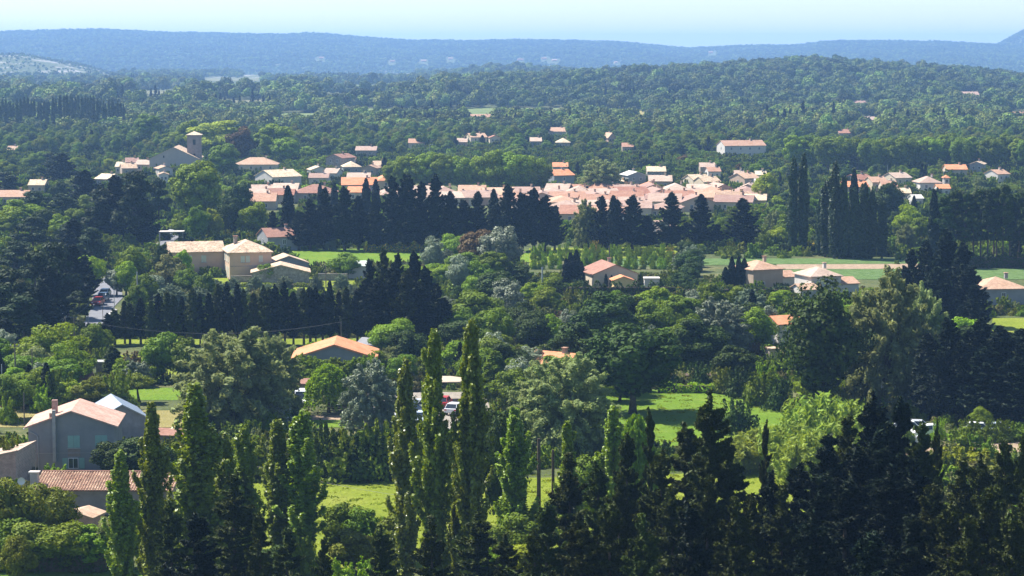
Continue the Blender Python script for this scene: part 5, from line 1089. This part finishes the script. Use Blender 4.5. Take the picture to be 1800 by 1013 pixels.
# great plane trees
T('tall_broad', 344, 278, 405, 104, 'plane_leaf', label='great bright plane tree in front of the church'); T('tall_broad', 385, 212, 284, 120, 'lime_leaf', label='large yellow-green plane tree behind the bell tower'); T('tall_broad', 392, 250, 318, 64, 'green_leaf', label='grey-green tree right of the bell tower'); T('tall_broad', 335, 208, 275, 56, 'plane_leaf', label='green tree behind the top of the bell tower'); T('tall_broad', 425, 222, 290, 56, 'rust_leaf', label='yellow-brown crown right of the yellow-green plane tree'); T('tall_broad', 485, 215, 290, 80, 'plane_leaf', label='big green tree right of the yellow-green plane'); T('tall_broad', 262, 198, 262, 56, 'green_leaf', label='round green tree on the wood edge above the church')
T('broad', 310, 228, 270, 60, 'plane_leaf', label='fresh green tree behind the church roof'); T('tall_broad', 500, 240, 292, 60, 'plane_leaf', label='lower green tree right of the big green one')
G12 = ('plane avenue', 'big plane tree', 'in the avenue behind the pink estate')
for t_ in [(692,282,340,44),(722,266,341,60),(750,264,341,58),(778,267,342,58),(806,270,342,56),(835,270,342,58),(866,263,343,68),(900,262,343,72),(930,270,342,64),(950,282,341,46),(707,276,340,48)]: T('tall_broad', *t_, mat='bright_leaf' if t_[0] % 2 else 'plane_leaf', group=G12[0], noun=G12[1], where=G12[2])
G13 = ('plane belt on the right', 'plane tree', 'in the long belt behind the right of the village')
for i in range(17): T('tall_broad', 1400 + i * 26 + rng.uniform(-6, 6), 236 + rng.uniform(-6, 8), 302 + rng.uniform(-4, 4), rng.uniform(46, 62), mat='green_leaf' if i % 3 else 'plane_leaf', group=G13[0], noun=G13[1], where=G13[2])
T('broad', 1345, 303, 362, 46, 'lime_leaf', label='lime-green tree left of the tall far poplars'); T('broad', 1560, 318, 395, 60, 'dark_leaf', label='dark rounded tree right of the far poplars'); T('fig', 1600, 360, 425, 84, 'bright_leaf', label='bright green bush tree right of the far poplars'); T('willow', 1055, 278, 345, 84, 'willow_leaf', label='big soft grey-green tree before the blue-grey gable'); T('willow', 1030, 352, 436, 54, 'willow_leaf', label='soft light green tree in the gap of the cypress row')
T('airy', 880, 392, 505, 90, 'silver_leaf', label='light leaning poplar-like tree below the cypress row'); T('tall_broad', 838, 400, 500, 86, 'rust_leaf', label='rust-brown crowned tree below the cypress row'); T('tall_broad', 815, 440, 508, 80, 'green_leaf', label='green tree at the foot of the rust-brown one'); T('airy', 762, 414, 494, 50, 'silver_leaf', label='silvery upright tree left of the rust-brown one'); T('tall_broad', 905, 460, 512, 60, 'dark_leaf', label='dark green tree right of the leaning light one')
T('broad', 690, 560, 628, 90, 'plane_leaf', label='green tree right of the slate-roofed shed'); T('broad', 840, 505, 600, 120, 'green_leaf', label='leafy green tree right of the dark cypress clump'); T('broad', 820, 555, 620, 100, 'dark_leaf', label='dark tree below the leafy green one in the centre')
T('willow', 555, 598, 625, 44, 'bright_leaf', label='bushy green tree left behind the orange roof')
T('pencil', 870, 618, 705, 44, 'green_leaf', label='bushy upright cypress right of the tallest poplar'); T('pencil', 897, 630, 700, 40, 'green_leaf', label='second upright cypress right of the tallest poplar')
G14 = ('olive trees of the grove', 'round silvery olive tree', 'in the grove before the peach farmhouse')
for t_ in [(340,478,515,40),(380,492,520,36),(410,488,520,36),(448,484,516,34),(500,485,514,36),(556,484,516,30),(600,482,516,34),(620,500,530,34),(350,505,540,50),(300,500,545,60),(470,500,525,30),(530,505,530,30),(580,417,440,26),(420,505,530,40)]: T('willow', *t_, mat='olive_leaf', group=G14[0], noun=G14[1], where=G14[2])
G15 = ('trees round the peach farmhouse', 'garden tree', 'left of the peach farmhouse')
for t_ in [(236,430,500,64,'plane_leaf'),(205,470,520,44,'silver_leaf'),(222,455,520,50,'bright_leaf'),(255,478,540,50,'green_leaf'),(300,445,515,60,'dry_leaf'),(320,438,505,40,'bright_leaf'),(285,428,500,36,'dark_leaf'),(270,480,535,44,'silver_leaf'),(330,470,520,50,'green_leaf'),(360,480,530,40,'green_leaf'),(240,500,560,46,'green_leaf'),(470,462,498,36,'green_leaf'),(605,445,490,60,'green_leaf'),(158,445,520,60,'bright_leaf'),(345,360,432,50,'green_leaf'),(375,365,430,40,'lime_leaf'),(315,375,420,36,'plane_leaf'),(445,355,425,60,'bright_leaf'),(405,345,425,50,'dark_leaf'),(420,320,400,56,'dark_leaf'),(475,425,445,30,'bright_leaf')]: T('broad', *t_[:4], mat=t_[4], group=G15[0], noun=G15[1], where=G15[2])
G16 = ('dark trees on the left', 'dark pine', 'in the shadowy wood left of the road')
for t_ in [(110,270,330,70),(150,300,380,80),(240,300,440,90),(205,310,430,80),(180,330,430,80),(130,385,470,80),(160,400,480,70),(100,420,560,90),(130,430,540,80),(60,440,580,100),(20,470,600,110),(150,450,530,50),(90,470,590,90),(40,520,615,100),(0,500,610,90),(120,480,560,70),(140,510,575,50),(255,350,440,60),(75,500,600,80),(10,560,625,70),(280,310,400,50)]: T('cypress' if t_[0] % 20 else 'pine', *t_, mat='cypress_leaf' if t_[0] % 20 else 'pine_leaf', group=G16[0], noun='dark conifer', where=G16[2])
for t_ in [(130,390,450,90),(60,380,450,80),(20,360,420,80),(60,335,400,70),(10,300,350,60),(110,340,400,60),(170,420,470,50),(30,420,500,80)]: T('pine' if t_[0] != 20 else 'broad', *t_, mat='pine_leaf' if t_[0] != 20 else 'plane_leaf', group=G16[0], noun='bushy dark green tree', where='above the shadowy wood on the left')
T('tall_broad', 35, 350, 415, 90, 'plane_leaf', label='bright green round tree at the left edge below the long roof')
G17 = ('clipped hedge', 'dark hedge section', 'before the villas')
def hedge(u0, u1, vb, vt, mat, label, dep=1.6, size=0.26):
    a = ground(u0, vb); b = ground(u1, vb); s = scale_at(a); h = (vb - vt) / s; L = (b - a).length
    n = int(L * (h + dep) * 26); root = empty('hedge', (a + b) / 2, math.atan2(b.y - a.y, b.x - a.x))
    f = rng.random(n); x = rng.uniform(-L / 2, L / 2, n); t = rng.random(n)
    wob = 1 + .16 * np.sin(x * 1.7) + .1 * np.sin(x * 4.1 + 1)
    side = f < .38; top = f > .66
    y = np.where(side, -dep / 2, np.where(top, rng.uniform(-dep / 2, dep / 2, n), dep / 2)) + rng.normal(0, .12, n)
    z = np.where(top, h * wob, t * h * wob) + rng.normal(0, .08, n)
    P = np.c_[x, y, np.maximum(z, .03)]; N = np.c_[np.zeros(n), np.where(top, 0, np.sign(y)), np.where(top, 1, .3)]
    me = leaf_object_mesh('foliage', P, N, size, mat, 1.6); o = bpy.data.objects.new('foliage', me); COL.objects.link(o); o.parent = root
    m = MB(); m.box((0, 0, h * .45), (L * .98, dep * .6, h * .85)); m.build('stems', 'bark', root)
    tag(root, label, 'hedge')
for h_ in hedge_late: hedge(*h_)
hedge(960, 1190, 532, 501, 'dark_leaf', 'long dark clipped hedge in front of the beige villa'); hedge(1190, 1410, 527, 506, 'dark_leaf', 'dark clipped hedge in front of the cream villa')
hedge(735, 1080, 628, 610, 'green_leaf', 'long low green hedge across the centre below the shrubs'); hedge(1240, 1560, 438, 428, 'broom_leaf', 'band of yellow-flowering scrub before the far poplars', 5.0)
hedge(640, 760, 443, 432, 'broom_leaf', 'yellow-tinged scrub band left of the silvery upright tree', 4.0); hedge(1170, 1260, 680, 655, 'dry_leaf', 'yellowish scrub bank above the hay field', 4.0); hedge(1155, 1270, 690, 676, 'bright_leaf', 'fresh green row of vines along the top of the hay field', 1.6)
hedge(800, 1060, 222, 212, 'cypress_leaf', 'far dark evergreen belt behind the village', 8, .6); hedge(570, 780, 224, 212, 'cypress_leaf', 'far dark evergreen belt left of the orange-roofed farm', 8, .6)
hedge(430, 600, 337, 328, 'bright_leaf', 'bright clipped plane hedge in the village street', 3.0, .4); hedge(425, 560, 290, 282, 'plane_leaf', 'fresh green hedge behind the broad village house', 3.0, .4)
hedge(300, 560, 505, 499, 'shrub_leaf', 'low scrub line below the olive grove', 2.0)
hedge(-10, 192, 1004, 945, 'dark_leaf', 'hedge with shade painted into its leaves along the foot of the left shrubs', 2.2, .2)  # dark leaf colour paints the shaded lower front of the bushes behind
for u_, v_ in ((1045, 438), (1178, 448), (1195, 520), (1218, 505)): T('shrub', u_, v_ - 14, v_ + 6, 20, 'broom_leaf', group='broom bushes', noun='yellow broom bush', where='near the beige villa')
G18 = ('orchard saplings', 'light green sapling', 'in the orchard strip behind the beige villa')
for r_ in range(4):
    for i in range(17): T('shrub', 938 + i * 15 + rng.uniform(-4, 4), 432 + r_ * 8 + rng.uniform(-4, 3), 451 + r_ * 7.5, rng.uniform(13, 20), mat='plane_leaf' if (i + r_) % 3 else 'bright_leaf', group=G18[0], noun=G18[1], where=f'in the {ORD[r_]} orchard row behind the beige villa')

# ------------------------------------------------------------------ filler trees: gardens and village greenery
def inside(u, v, poly):
    c = False; n = len(poly)
    for i in range(n):
        (x0, y0), (x1, y1) = poly[i], poly[i - 1]
        if (y0 > v) != (y1 > v) and u < (x1 - x0) * (v - y0) / (y1 - y0) + x0: c = not c
    return c
def fill(poly, n, kinds, sep, group, noun, where):
    us = [q[0] for q in poly]; vs = [q[1] for q in poly]; done = 0; tries = 0
    pts = [(t[0], t[2]) for t in TREES if vs and min(vs) - 5 < t[2] < max(vs) + 5]
    wts = np.array([k[5] for k in kinds], float); wts /= wts.sum()
    while done < n and tries < n * 40:
        tries += 1; u = rng.uniform(min(us), max(us)); v = rng.uniform(min(vs), max(vs))
        if not inside(u, v, poly): continue
        kd, mat, h0, h1, ar, _ = kinds[rng.choice(len(kinds), p=wts)]
        p = ground(u, v); s = scale_at(p); h = rng.uniform(h0, h1) * s; w = h * ar * rng.uniform(.85, 1.2)
        if any(u + w * .5 > k[0] and u - w * .5 < k[2] and v - h < k[3] and v > k[1] and v > k[4] - 1 for k in KEEP): continue
        if any(abs(u - a) < sep[0] * w and abs(v - b) < sep[1] for a, b in pts): continue
        pts.append((u, v)); done += 1
        add_tree(kd, u, v - h, v, w, mat=mat, group=group, noun=noun[kd] if isinstance(noun, dict) else noun, where=where)
NN = {'broad': 'round leafy tree', 'shrub': 'bushy shrub', 'pine': 'dark pine', 'tall_broad': 'big leafy tree', 'pencil': 'slim cypress', 'willow': 'soft grey-green tree', 'cypress': 'dark cypress', 'fig': 'broad-leaved bush', 'airy': 'airy tree', 'poplar_far': 'upright poplar'}
MIX = [('broad', 'green_leaf', 4, 8, 1.0, 4), ('broad', 'plane_leaf', 4, 7, 1.1, 3), ('broad', 'dark_leaf', 4, 8, 1.1, 3), ('broad', 'bright_leaf', 3, 6, 1.1, 1.2), ('willow', 'olive_leaf', 3, 6, 1.1, 1), ('shrub', 'shrub_leaf', 2, 4, 1.4, 2), ('pencil', 'cypress_leaf', 5, 8, .25, .5), ('shrub', 'lime_leaf', 2, 4, 1.3, .6), ('shrub', 'rust_leaf', 2, 3, 1.3, .4), ('airy', 'silver_leaf', 5, 9, .8, 1.2), ('tall_broad', 'green_leaf', 7, 10, .9, 1.2), ('cypress', 'cypress_leaf', 6, 9, .4, .6), ('tall_broad', 'dark_leaf', 7, 10, 1.0, 1.0)]
fill([(780, 505), (960, 525), (1200, 535), (1560, 530), (1560, 690), (1290, 680), (1180, 650), (1000, 615), (780, 640)], 105, MIX, (.35, 5), 'garden thicket of the middle distance', NN, 'in the gardens below the clipped hedges')
fill([(650, 455), (960, 462), (970, 520), (790, 520), (640, 500)], 22, MIX, (.4, 4), 'trees below the cypress row', NN, 'below the row hiding the pink estate')
fill([(670, 640), (1000, 640), (1150, 690), (1150, 720), (880, 740), (700, 690)], 34, MIX, (.4, 4), 'trees round the car park', NN, 'round and right of the car park')
fill([(1160, 450), (1260, 470), (1250, 515), (1170, 520)], 9, [('broad', 'dark_leaf', 4, 7, 1.2, 2), ('willow', 'silver_leaf', 4, 6, 1.2, 1)], (.35, 4), 'trees between the villas', NN, 'between the beige and cream villas')
fill([(1240, 380), (1390, 380), (1640, 395), (1640, 445), (1240, 445)], 30, [('broad', 'green_leaf', 5, 9, .9, 2), ('willow', 'willow_leaf', 5, 8, .9, 1), ('broad', 'dark_leaf', 5, 8, 1, 1), ('broad', 'lime_leaf', 4, 6, 1, .4)], (.3, 4), 'trees behind the scrub band', NN, 'behind the yellow scrub band')
fill([(1500, 640), (1620, 640), (1800, 700), (1800, 742), (1640, 742), (1480, 720)], 22, [('broad', 'dark_leaf', 5, 9, 1, 2), ('pine', 'pine_leaf', 8, 11, .7, 1), ('shrub', 'shrub_leaf', 2, 4, 1.3, 1)], (.35, 4), 'dark thicket on the right', NN, 'in the dark thicket on the right')
fill([(1640, 470), (1800, 530), (1800, 560), (1640, 560)], 16, [('broad', 'dark_leaf', 3, 5, 1.3, 2), ('shrub', 'green_leaf', 2, 3, 1.3, 2)], (.3, 3), 'shrubs by the right bungalow', NN, 'below the bungalow at the right edge')
fill([(190, 615), (340, 615), (340, 690), (190, 690)], 12, [('shrub', 'shrub_leaf', 1.5, 3, 1.3, 2), ('shrub', 'dry_leaf', 1, 2, 1.6, 1), ('willow', 'silver_leaf', 2.5, 4, 1.1, 1)], (.4, 3), 'garden shrubs by the lawn', NN, 'on the garden plot beyond the lawn')
fill([(0, 640), (300, 690), (330, 722), (0, 722)], 26, MIX, (.35, 4), 'shrubbery above the grey farmhouse', NN, 'in the shrubbery above the grey farmhouse')
fill([(520, 625), (700, 625), (700, 660), (520, 660)], 16, [('willow', 'willow_leaf', 3, 5, 1.2, 2), ('broad', 'plane_leaf', 3, 5, 1.2, 1)], (.35, 3), 'trees round the orange roof', NN, 'round the orange-roofed house')
VMIX = [('broad', 'green_leaf', 5, 9, 1.1, 4), ('broad', 'plane_leaf', 5, 8, 1.1, 3), ('broad', 'dark_leaf', 5, 9, 1.1, 3), ('pine', 'pine_leaf', 7, 11, .8, 1.6), ('pencil', 'cypress_leaf', 6, 10, .22, .8), ('broad', 'lime_leaf', 4, 6, 1.1, .3), ('cypress', 'cypress_leaf', 7, 11, .4, .6), ('willow', 'willow_leaf', 5, 8, 1.1, .7)]
fill([(0, 290), (250, 300), (250, 420), (0, 430)], 46, VMIX, (.4, 5), 'trees of the left outskirts', NN, 'in the leafy outskirts left of the church')
fill([(380, 300), (700, 285), (700, 330), (560, 345), (380, 350)], 26, [('broad', 'plane_leaf', 3, 5, 1.2, 3), ('broad', 'bright_leaf', 3, 5, 1.2, 2), ('broad', 'dark_leaf', 3, 5, 1.2, 1)], (.4, 4), 'trees between the village roofs', NN, 'between the roofs right of the church')
fill([(960, 290), (1400, 290), (1800, 300), (1800, 350), (1400, 385), (1330, 345), (960, 335)], 70, [(k, m_, a * .8, b * .75, c, d) for k, m_, a, b, c, d in VMIX], (.4, 4), 'trees of the right village', NN, 'among the houses in the right of the village')
fill([(1350, 345), (1800, 340), (1800, 400), (1650, 400), (1350, 395)], 24, [('broad', 'green_leaf', 4, 7, 1.1, 2), ('broad', 'plane_leaf', 4, 7, 1.1, 1), ('willow', 'willow_leaf', 5, 8, 1, 1)], (.35, 4), 'trees beyond the far poplars', NN, 'around and beyond the far poplars')
fill([(-20, 262), (260, 268), (520, 285), (700, 275), (1000, 285), (1250, 282), (1400, 290), (1400, 272), (700, 262), (-20, 262)], 40, VMIX, (.35, 4), 'trees on the far side of the village', NN, 'on the far side of the village')
fill([(1200, 258), (1270, 258), (1350, 285), (1400, 330), (1200, 300)], 14, [('broad', 'bright_leaf', 3, 5, 1.2, 1), ('broad', 'green_leaf', 4, 6, 1.1, 1), ('broad', 'rust_leaf', 4, 5, 1.2, .6)], (.35, 4), 'garden trees by the big white house', NN, 'below the big white two-storey house')
G19 = ('far poplar wood', 'dark far poplar', 'in the tall stand at the upper left')
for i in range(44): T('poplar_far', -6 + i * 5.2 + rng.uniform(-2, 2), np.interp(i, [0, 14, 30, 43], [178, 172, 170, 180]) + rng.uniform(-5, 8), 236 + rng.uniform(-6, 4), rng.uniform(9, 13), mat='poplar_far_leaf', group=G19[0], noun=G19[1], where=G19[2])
G20 = ('far cypress belt', 'dark spire tree', 'in the belt behind the village')
for i in range(62): T('cypress', 570 + i * 8 + rng.uniform(-3, 3), 200 + rng.uniform(-6, 8), 229 + rng.uniform(-3, 3), rng.uniform(9, 15), mat='cypress_leaf', group=G20[0], noun=G20[1], where=G20[2])
finish_labels()

# ------------------------------------------------------------------ far woods: one mass each
def first_crown(kind, idx):
    me = PROTO[kind][0][2]
    for o in bpy.data.objects:
        if o.type == 'MESH' and o.data == me: return o
    r = add_tree(kind, 880 + idx * 60, 214, 238, 26, label=f'{ordinal(idx + 1)} {"blue-green pine" if "pine" in kind else "rounded far tree"} from the left beneath the far meadow strip')
    for o in bpy.data.objects:
        if o.type == 'MESH' and o.data == me: return o
def pick_proto(kind):
    lst = PROTO[kind]; out = []
    for i, it in enumerate(list(lst)):
        PROTO[kind] = [it]; out.append(first_crown(kind, i))
    PROTO[kind] = lst; return out
def wood(name, label, crowns, P, sc):
    """P (n,3) places, sc (n,) sizes; every place gets one of the given crowns; all of it is one object"""
    n = len(P); me = bpy.data.meshes.new(name); me.vertices.add(n); me.vertices.foreach_set('co', P.astype(np.float32).ravel())
    a = me.attributes.new('size', 'FLOAT_VECTOR', 'POINT'); v = np.c_[sc * rng.uniform(.85, 1.2, n), sc * rng.uniform(.85, 1.2, n), sc * rng.uniform(.8, 1.25, n)]; a.data.foreach_set('vector', v.astype(np.float32).ravel())
    a = me.attributes.new('turn', 'FLOAT_VECTOR', 'POINT'); v = np.c_[np.zeros((n, 2)), rng.random(n) * 6.28]; a.data.foreach_set('vector', v.astype(np.float32).ravel())
    a = me.attributes.new('pick', 'INT', 'POINT'); a.data.foreach_set('value', (np.arange(n) % len(crowns)).astype(np.int32))
    o = bpy.data.objects.new(name, me); COL.objects.link(o)
    g = bpy.data.node_groups.new(name, 'GeometryNodeTree'); g.interface.new_socket('Geometry', in_out='INPUT', socket_type='NodeSocketGeometry'); g.interface.new_socket('Geometry', in_out='OUTPUT', socket_type='NodeSocketGeometry')
    N_ = g.nodes; L__ = g.links; gi = N_.new('NodeGroupInput'); go = N_.new('NodeGroupOutput'); jn = N_.new('GeometryNodeJoinGeometry')
    def attr(nm, tp): q = N_.new('GeometryNodeInputNamedAttribute'); q.data_type = tp; q.inputs['Name'].default_value = nm; return q.outputs[0]
    s_, t_, k_ = attr('size', 'FLOAT_VECTOR'), attr('turn', 'FLOAT_VECTOR'), attr('pick', 'INT')
    for q, ob in enumerate(crowns):
        ip = N_.new('GeometryNodeInstanceOnPoints'); oi = N_.new('GeometryNodeObjectInfo'); cm = N_.new('FunctionNodeCompare')
        cm.data_type = 'INT'; cm.operation = 'EQUAL'; ints = [x for x in cm.inputs if x.type == 'INT']; L__.new(k_, ints[0]); ints[1].default_value = q
        oi.inputs['Object'].default_value = ob; oi.inputs['As Instance'].default_value = True; oi.transform_space = 'ORIGINAL'
        L__.new(gi.outputs[0], ip.inputs['Points']); L__.new(cm.outputs[0], ip.inputs['Selection']); L__.new(oi.outputs['Geometry'], ip.inputs['Instance']); L__.new(s_, ip.inputs['Scale']); L__.new(t_, ip.inputs['Rotation']); L__.new(ip.outputs[0], jn.inputs[0])
    L__.new(jn.outputs[0], go.inputs[0]); md = o.modifiers.new('trees', 'NODES'); md.node_group = g
    tag(o, label, name.replace('_', ' ') if name in ('undergrowth', 'grass', 'scrub', 'tree_line') else 'wood', kind='stuff')
def scatter(u0, u1, r0, r1, step, clear=0.0, lo=None, keepf=None):
    """jittered places between two distances and two bearings"""
    out = []; r = r0
    while r < r1:
        s = FPX / r; us = np.arange(u0, u1, step * s); us = us + rng.uniform(-.5, .5, len(us)) * step * s
        rr = r + rng.uniform(-.5, .5, len(us)) * step; x = (us - UC) / FPX * rr; out.append(np.c_[x, rr, us]); r += step
    A_ = np.concatenate(out)
    x, y = A_[:, 0], A_[:, 1]
    if clear: 
        f = np.sin(x / 47 + 1.7 * np.sin(y / 83)) * np.sin(y / 71 + 1.3 * np.sin(x / 59)) + .35 * np.sin(x / 19 + y / 29)
        k = f < 1 - clear; A_ = A_[k]
    if keepf is not None: A_ = A_[keepf(A_[:, 0], A_[:, 1], A_[:, 2])]
    P = np.c_[A_[:, 0], A_[:, 1], terrain(A_[:, 0], A_[:, 1]) - .15]
    return P
def vpix(x, y): return YH + FPX * (CAMZ - terrain(x, y)) / y
FARPATCH += [(820, 203, 872, 220), (1495, 182, 1530, 192), (1685, 166, 1726, 176), (1505, 208, 1545, 222), (1122, 208, 1152, 219), (965, 230, 1000, 242), (1770, 198, 1810, 214), (1470, 234, 1505, 245)]
def open_land(x, y, u):
    v = vpix(x, y); k = np.ones(len(x), bool)
    for a, b, c, d in FARPATCH: k &= ~((u > a - 3) & (u < c + 3) & (v > b) & (v < d + 9))
    return k & ~((u < 215) & (y > 3800) & (y < 5300))
def keep_clear(x, y, u, hgt=2.2):
    v = vpix(x, y); s = FPX / y; k = np.ones(len(x), bool)
    for (a, b, c, d, e) in KEEP: k &= ~((u + 1.7 * s > a) & (u - 1.7 * s < c) & (v - hgt * s < d) & (v > b) & (v > e - 1))
    return k
def off_fields(x, y, u):
    v = vpix(x, y); k = np.ones(len(x), bool)
    for poly in OPEN:
        c = np.zeros(len(x), bool)
        for i in range(len(poly)):
            (x0, y0), (x1, y1) = poly[i], poly[i - 1]
            if y0 == y1: continue
            c ^= ((y0 > v) != (y1 > v)) & (u < (x1 - x0) * (v - y0) / (y1 - y0) + x0)
        k &= ~c
    return k
KINDNAME.update({'under_' + m_: 'shrub' for m_ in ('shrub_leaf', 'green_leaf', 'plane_leaf', 'dark_leaf', 'dry_leaf')})
def seed_crown(kind, u, v, label):
    r = add_tree(kind, u, v - 18, v, 22, label=label)
    return [c for c in r.children if c.name.startswith('crown')][0]
UC_ = [seed_crown('under_shrub_leaf', 700, 652, 'low shrub above the first tall centre poplar'), seed_crown('under_green_leaf', 1240, 640, 'low green shrub left of the aspen gardens'), seed_crown('under_plane_leaf', 1180, 640, 'fresh green low bush above the hay field bank'), seed_crown('under_dark_leaf', 960, 630, 'low dark bush near the long low hedge'), seed_crown('under_dry_leaf', 1290, 650, 'low yellowish bush above the hay field')]
def both(x, y, u): return keep_clear(x, y, u) & off_fields(x, y, u)
wood('undergrowth', 'scrubby undergrowth between the gardens and trees', UC_, *(lambda P: (P, rng.uniform(.45, 1.25, len(P))))(scatter(-60, 1860, 242, 545, 2.6, .10, keepf=both)))
wood('undergrowth', 'green undergrowth between village trees', UC_[:4], *(lambda P: (P, rng.uniform(.8, 1.9, len(P))))(scatter(-100, 1900, 545, 1340, 4.6, .10, keepf=both)))
KINDNAME.update({'grass_tuft': 'grass_tuft', 'grass_tuft_pale': 'grass_tuft'})
GT = []
for kd, u_, v_, lb in (('grass_tuft', 575, 846, 'tuft of taller grass at the top edge of the bright meadow'), ('grass_tuft_pale', 610, 846, 'pale tuft of taller grass at the top edge of the bright meadow')):
    r = add_tree(kd, u_, v_ - 6, v_, 16, label=lb); r['category'] = 'grass'; GT.append([c for c in r.children if c.name.startswith('crown')][0])
def in_poly(names):
    polys = names
    def f(x, y, u):
        v = vpix(x, y); k = np.zeros(len(x), bool)
        for poly in polys:
            c = np.zeros(len(x), bool)
            for i in range(len(poly)):
                (x0, y0), (x1, y1) = poly[i], poly[i - 1]
                if y0 != y1: c ^= ((y0 > v) != (y1 > v)) & (u < (x1 - x0) * (v - y0) / (y1 - y0) + x0)
            k |= c
        return k
    return f
wood('grass', 'tufty grass of the foreground meadow', GT[:1] + GT, *(lambda P: (P, rng.uniform(.5, 1.3, len(P))))(scatter(280, 1500, 215, 285, 1.7, keepf=in_poly([OPEN[0], OPEN[1]]))))
wood('grass', 'tufty grass of the hay field', GT[:1] + GT, *(lambda P: (P, rng.uniform(.5, 1.4, len(P))))(scatter(920, 1500, 278, 350, 2.0, keepf=in_poly([OPEN[2]]))))
BF = pick_proto('broad')
wood('plain_wood', 'trees crowding the far edge of the village', BF, *(lambda P: (P, rng.uniform(.5, 1.0, len(P))))(scatter(-150, 1950, 1090, 1350, 8.5, .16, keepf=lambda x, y, u: keep_clear(x, y, u, 8))))
def ridge_open(x, y, u):
    v = vpix(x, y); k = np.ones(len(x), bool)
    for a, b in RIDGEH: k &= ~((np.abs(u - a) < 9) & (v > b - 3) & (v < b + 9))
    return k
LF = pick_proto('far_tree'); PF = pick_proto('far_pine')
wood('hill_wood', 'pine wood covering the long hill on the right', PF + LF[:1], *(lambda P: (P, rng.choice([.6, .9, 1.1, 1.5], len(P)) * rng.uniform(.8, 1.2, len(P))))(scatter(540, 2100, 1750, 3050, 8.0, keepf=open_land)))
wood('plain_wood', 'blue-green woods of the plain behind the village', LF + PF[:1], *(lambda P: (P, rng.uniform(.8, 1.4, len(P))))(scatter(-200, 2000, 1340, 1800, 8.5, .18, keepf=open_land)))
wood('plain_wood', 'hazy woods of the left plain below the pale rocks', LF + PF[:2], *(lambda P: (P, rng.choice([.6, .9, 1.2, 1.7], len(P)) * rng.uniform(.8, 1.2, len(P))))(scatter(-200, 800, 1800, 3200, 9.5, .38, keepf=open_land)))
wood('plain_wood', 'blue woods fading into the distance on the left', LF[:2] + PF[:2], *(lambda P: (P, rng.choice([.7, 1.0, 1.5], len(P)) * rng.uniform(.8, 1.2, len(P))))(scatter(-200, 1200, 3200, 5400, 14.0, .48, keepf=open_land)))
wood('scrub', 'grey-green scrub on the pale limestone knoll', PF[:1] + LF[:1], *(lambda P: (P, rng.uniform(.3, .75, len(P))))(scatter(-200, 215, 3800, 5300, 16.0, .38)))
wood('knoll_wood', 'wooded knoll rising behind the left end of the hill', PF[:2], *(lambda P: (P, rng.uniform(.8, 1.2, len(P))))(scatter(690, 1200, 3300, 4000, 10.0)))
CY = [o for o in bpy.data.objects if o.type == 'MESH' and o.data == PROTO['cypress'][0][2]][0]
lines_ = []
for (u0, v0, u1, v1) in [(225, 152, 320, 150), (640, 186, 770, 182), (420, 168, 560, 165), (60, 142, 160, 140), (180, 186, 330, 183), (330, 198, 480, 196), (1180, 205, 1330, 203), (1060, 186, 1180, 184), (100, 168, 220, 166), (540, 142, 660, 141), (700, 214, 820, 212), (1340, 226, 1480, 224), (1560, 230, 1700, 226)]:
    A_, B_ = ground(u0, v0), ground(u1, v1); n_ = int((B_ - A_).length / 4.5)
    for i_ in range(n_): q_ = A_.lerp(B_, (i_ + .5) / n_); lines_.append((q_.x + rng.normal(0, .6), q_.y + rng.normal(0, 1), float(terrain(q_.x, q_.y))))
wood('tree_line', 'dark evergreen tree lines across the hazy plain', [CY], np.array(lines_), rng.uniform(.6, .95, len(lines_)))
wood('ridge_wood', 'blue wooded ridge along the horizon', LF[:1] + PF[:2], *(lambda P: (P, rng.uniform(.9, 1.45, len(P))))(scatter(-200, 2000, 5500, 8300, 14.0, .05, keepf=ridge_open)))
wood('ridge_wood', 'faint blue hill rising at the far right', PF[:2], *(lambda P: (P, rng.uniform(.9, 1.4, len(P))))(scatter(1640, 2050, 8000, 8500, 14.0)))

# ------------------------------------------------------------------ haze
m = MB(); m.box((0, 0, 54.0), (30000, 30000, 190.0)); hz = m.build('haze', 'wire')
hm, hn, hl, ho = _new('haze'); pv = hn.new('ShaderNodeVolumePrincipled')
pv.inputs['Color'].default_value = (*HAZE_COLOR, 1); pv.inputs['Density'].default_value = HAZE_DENSITY; pv.inputs['Anisotropy'].default_value = 0.15
hl.new(pv.outputs[0], ho.inputs['Volume']); hz.data.materials.clear(); hz.data.materials.append(hm); tag(hz, kind='stuff')
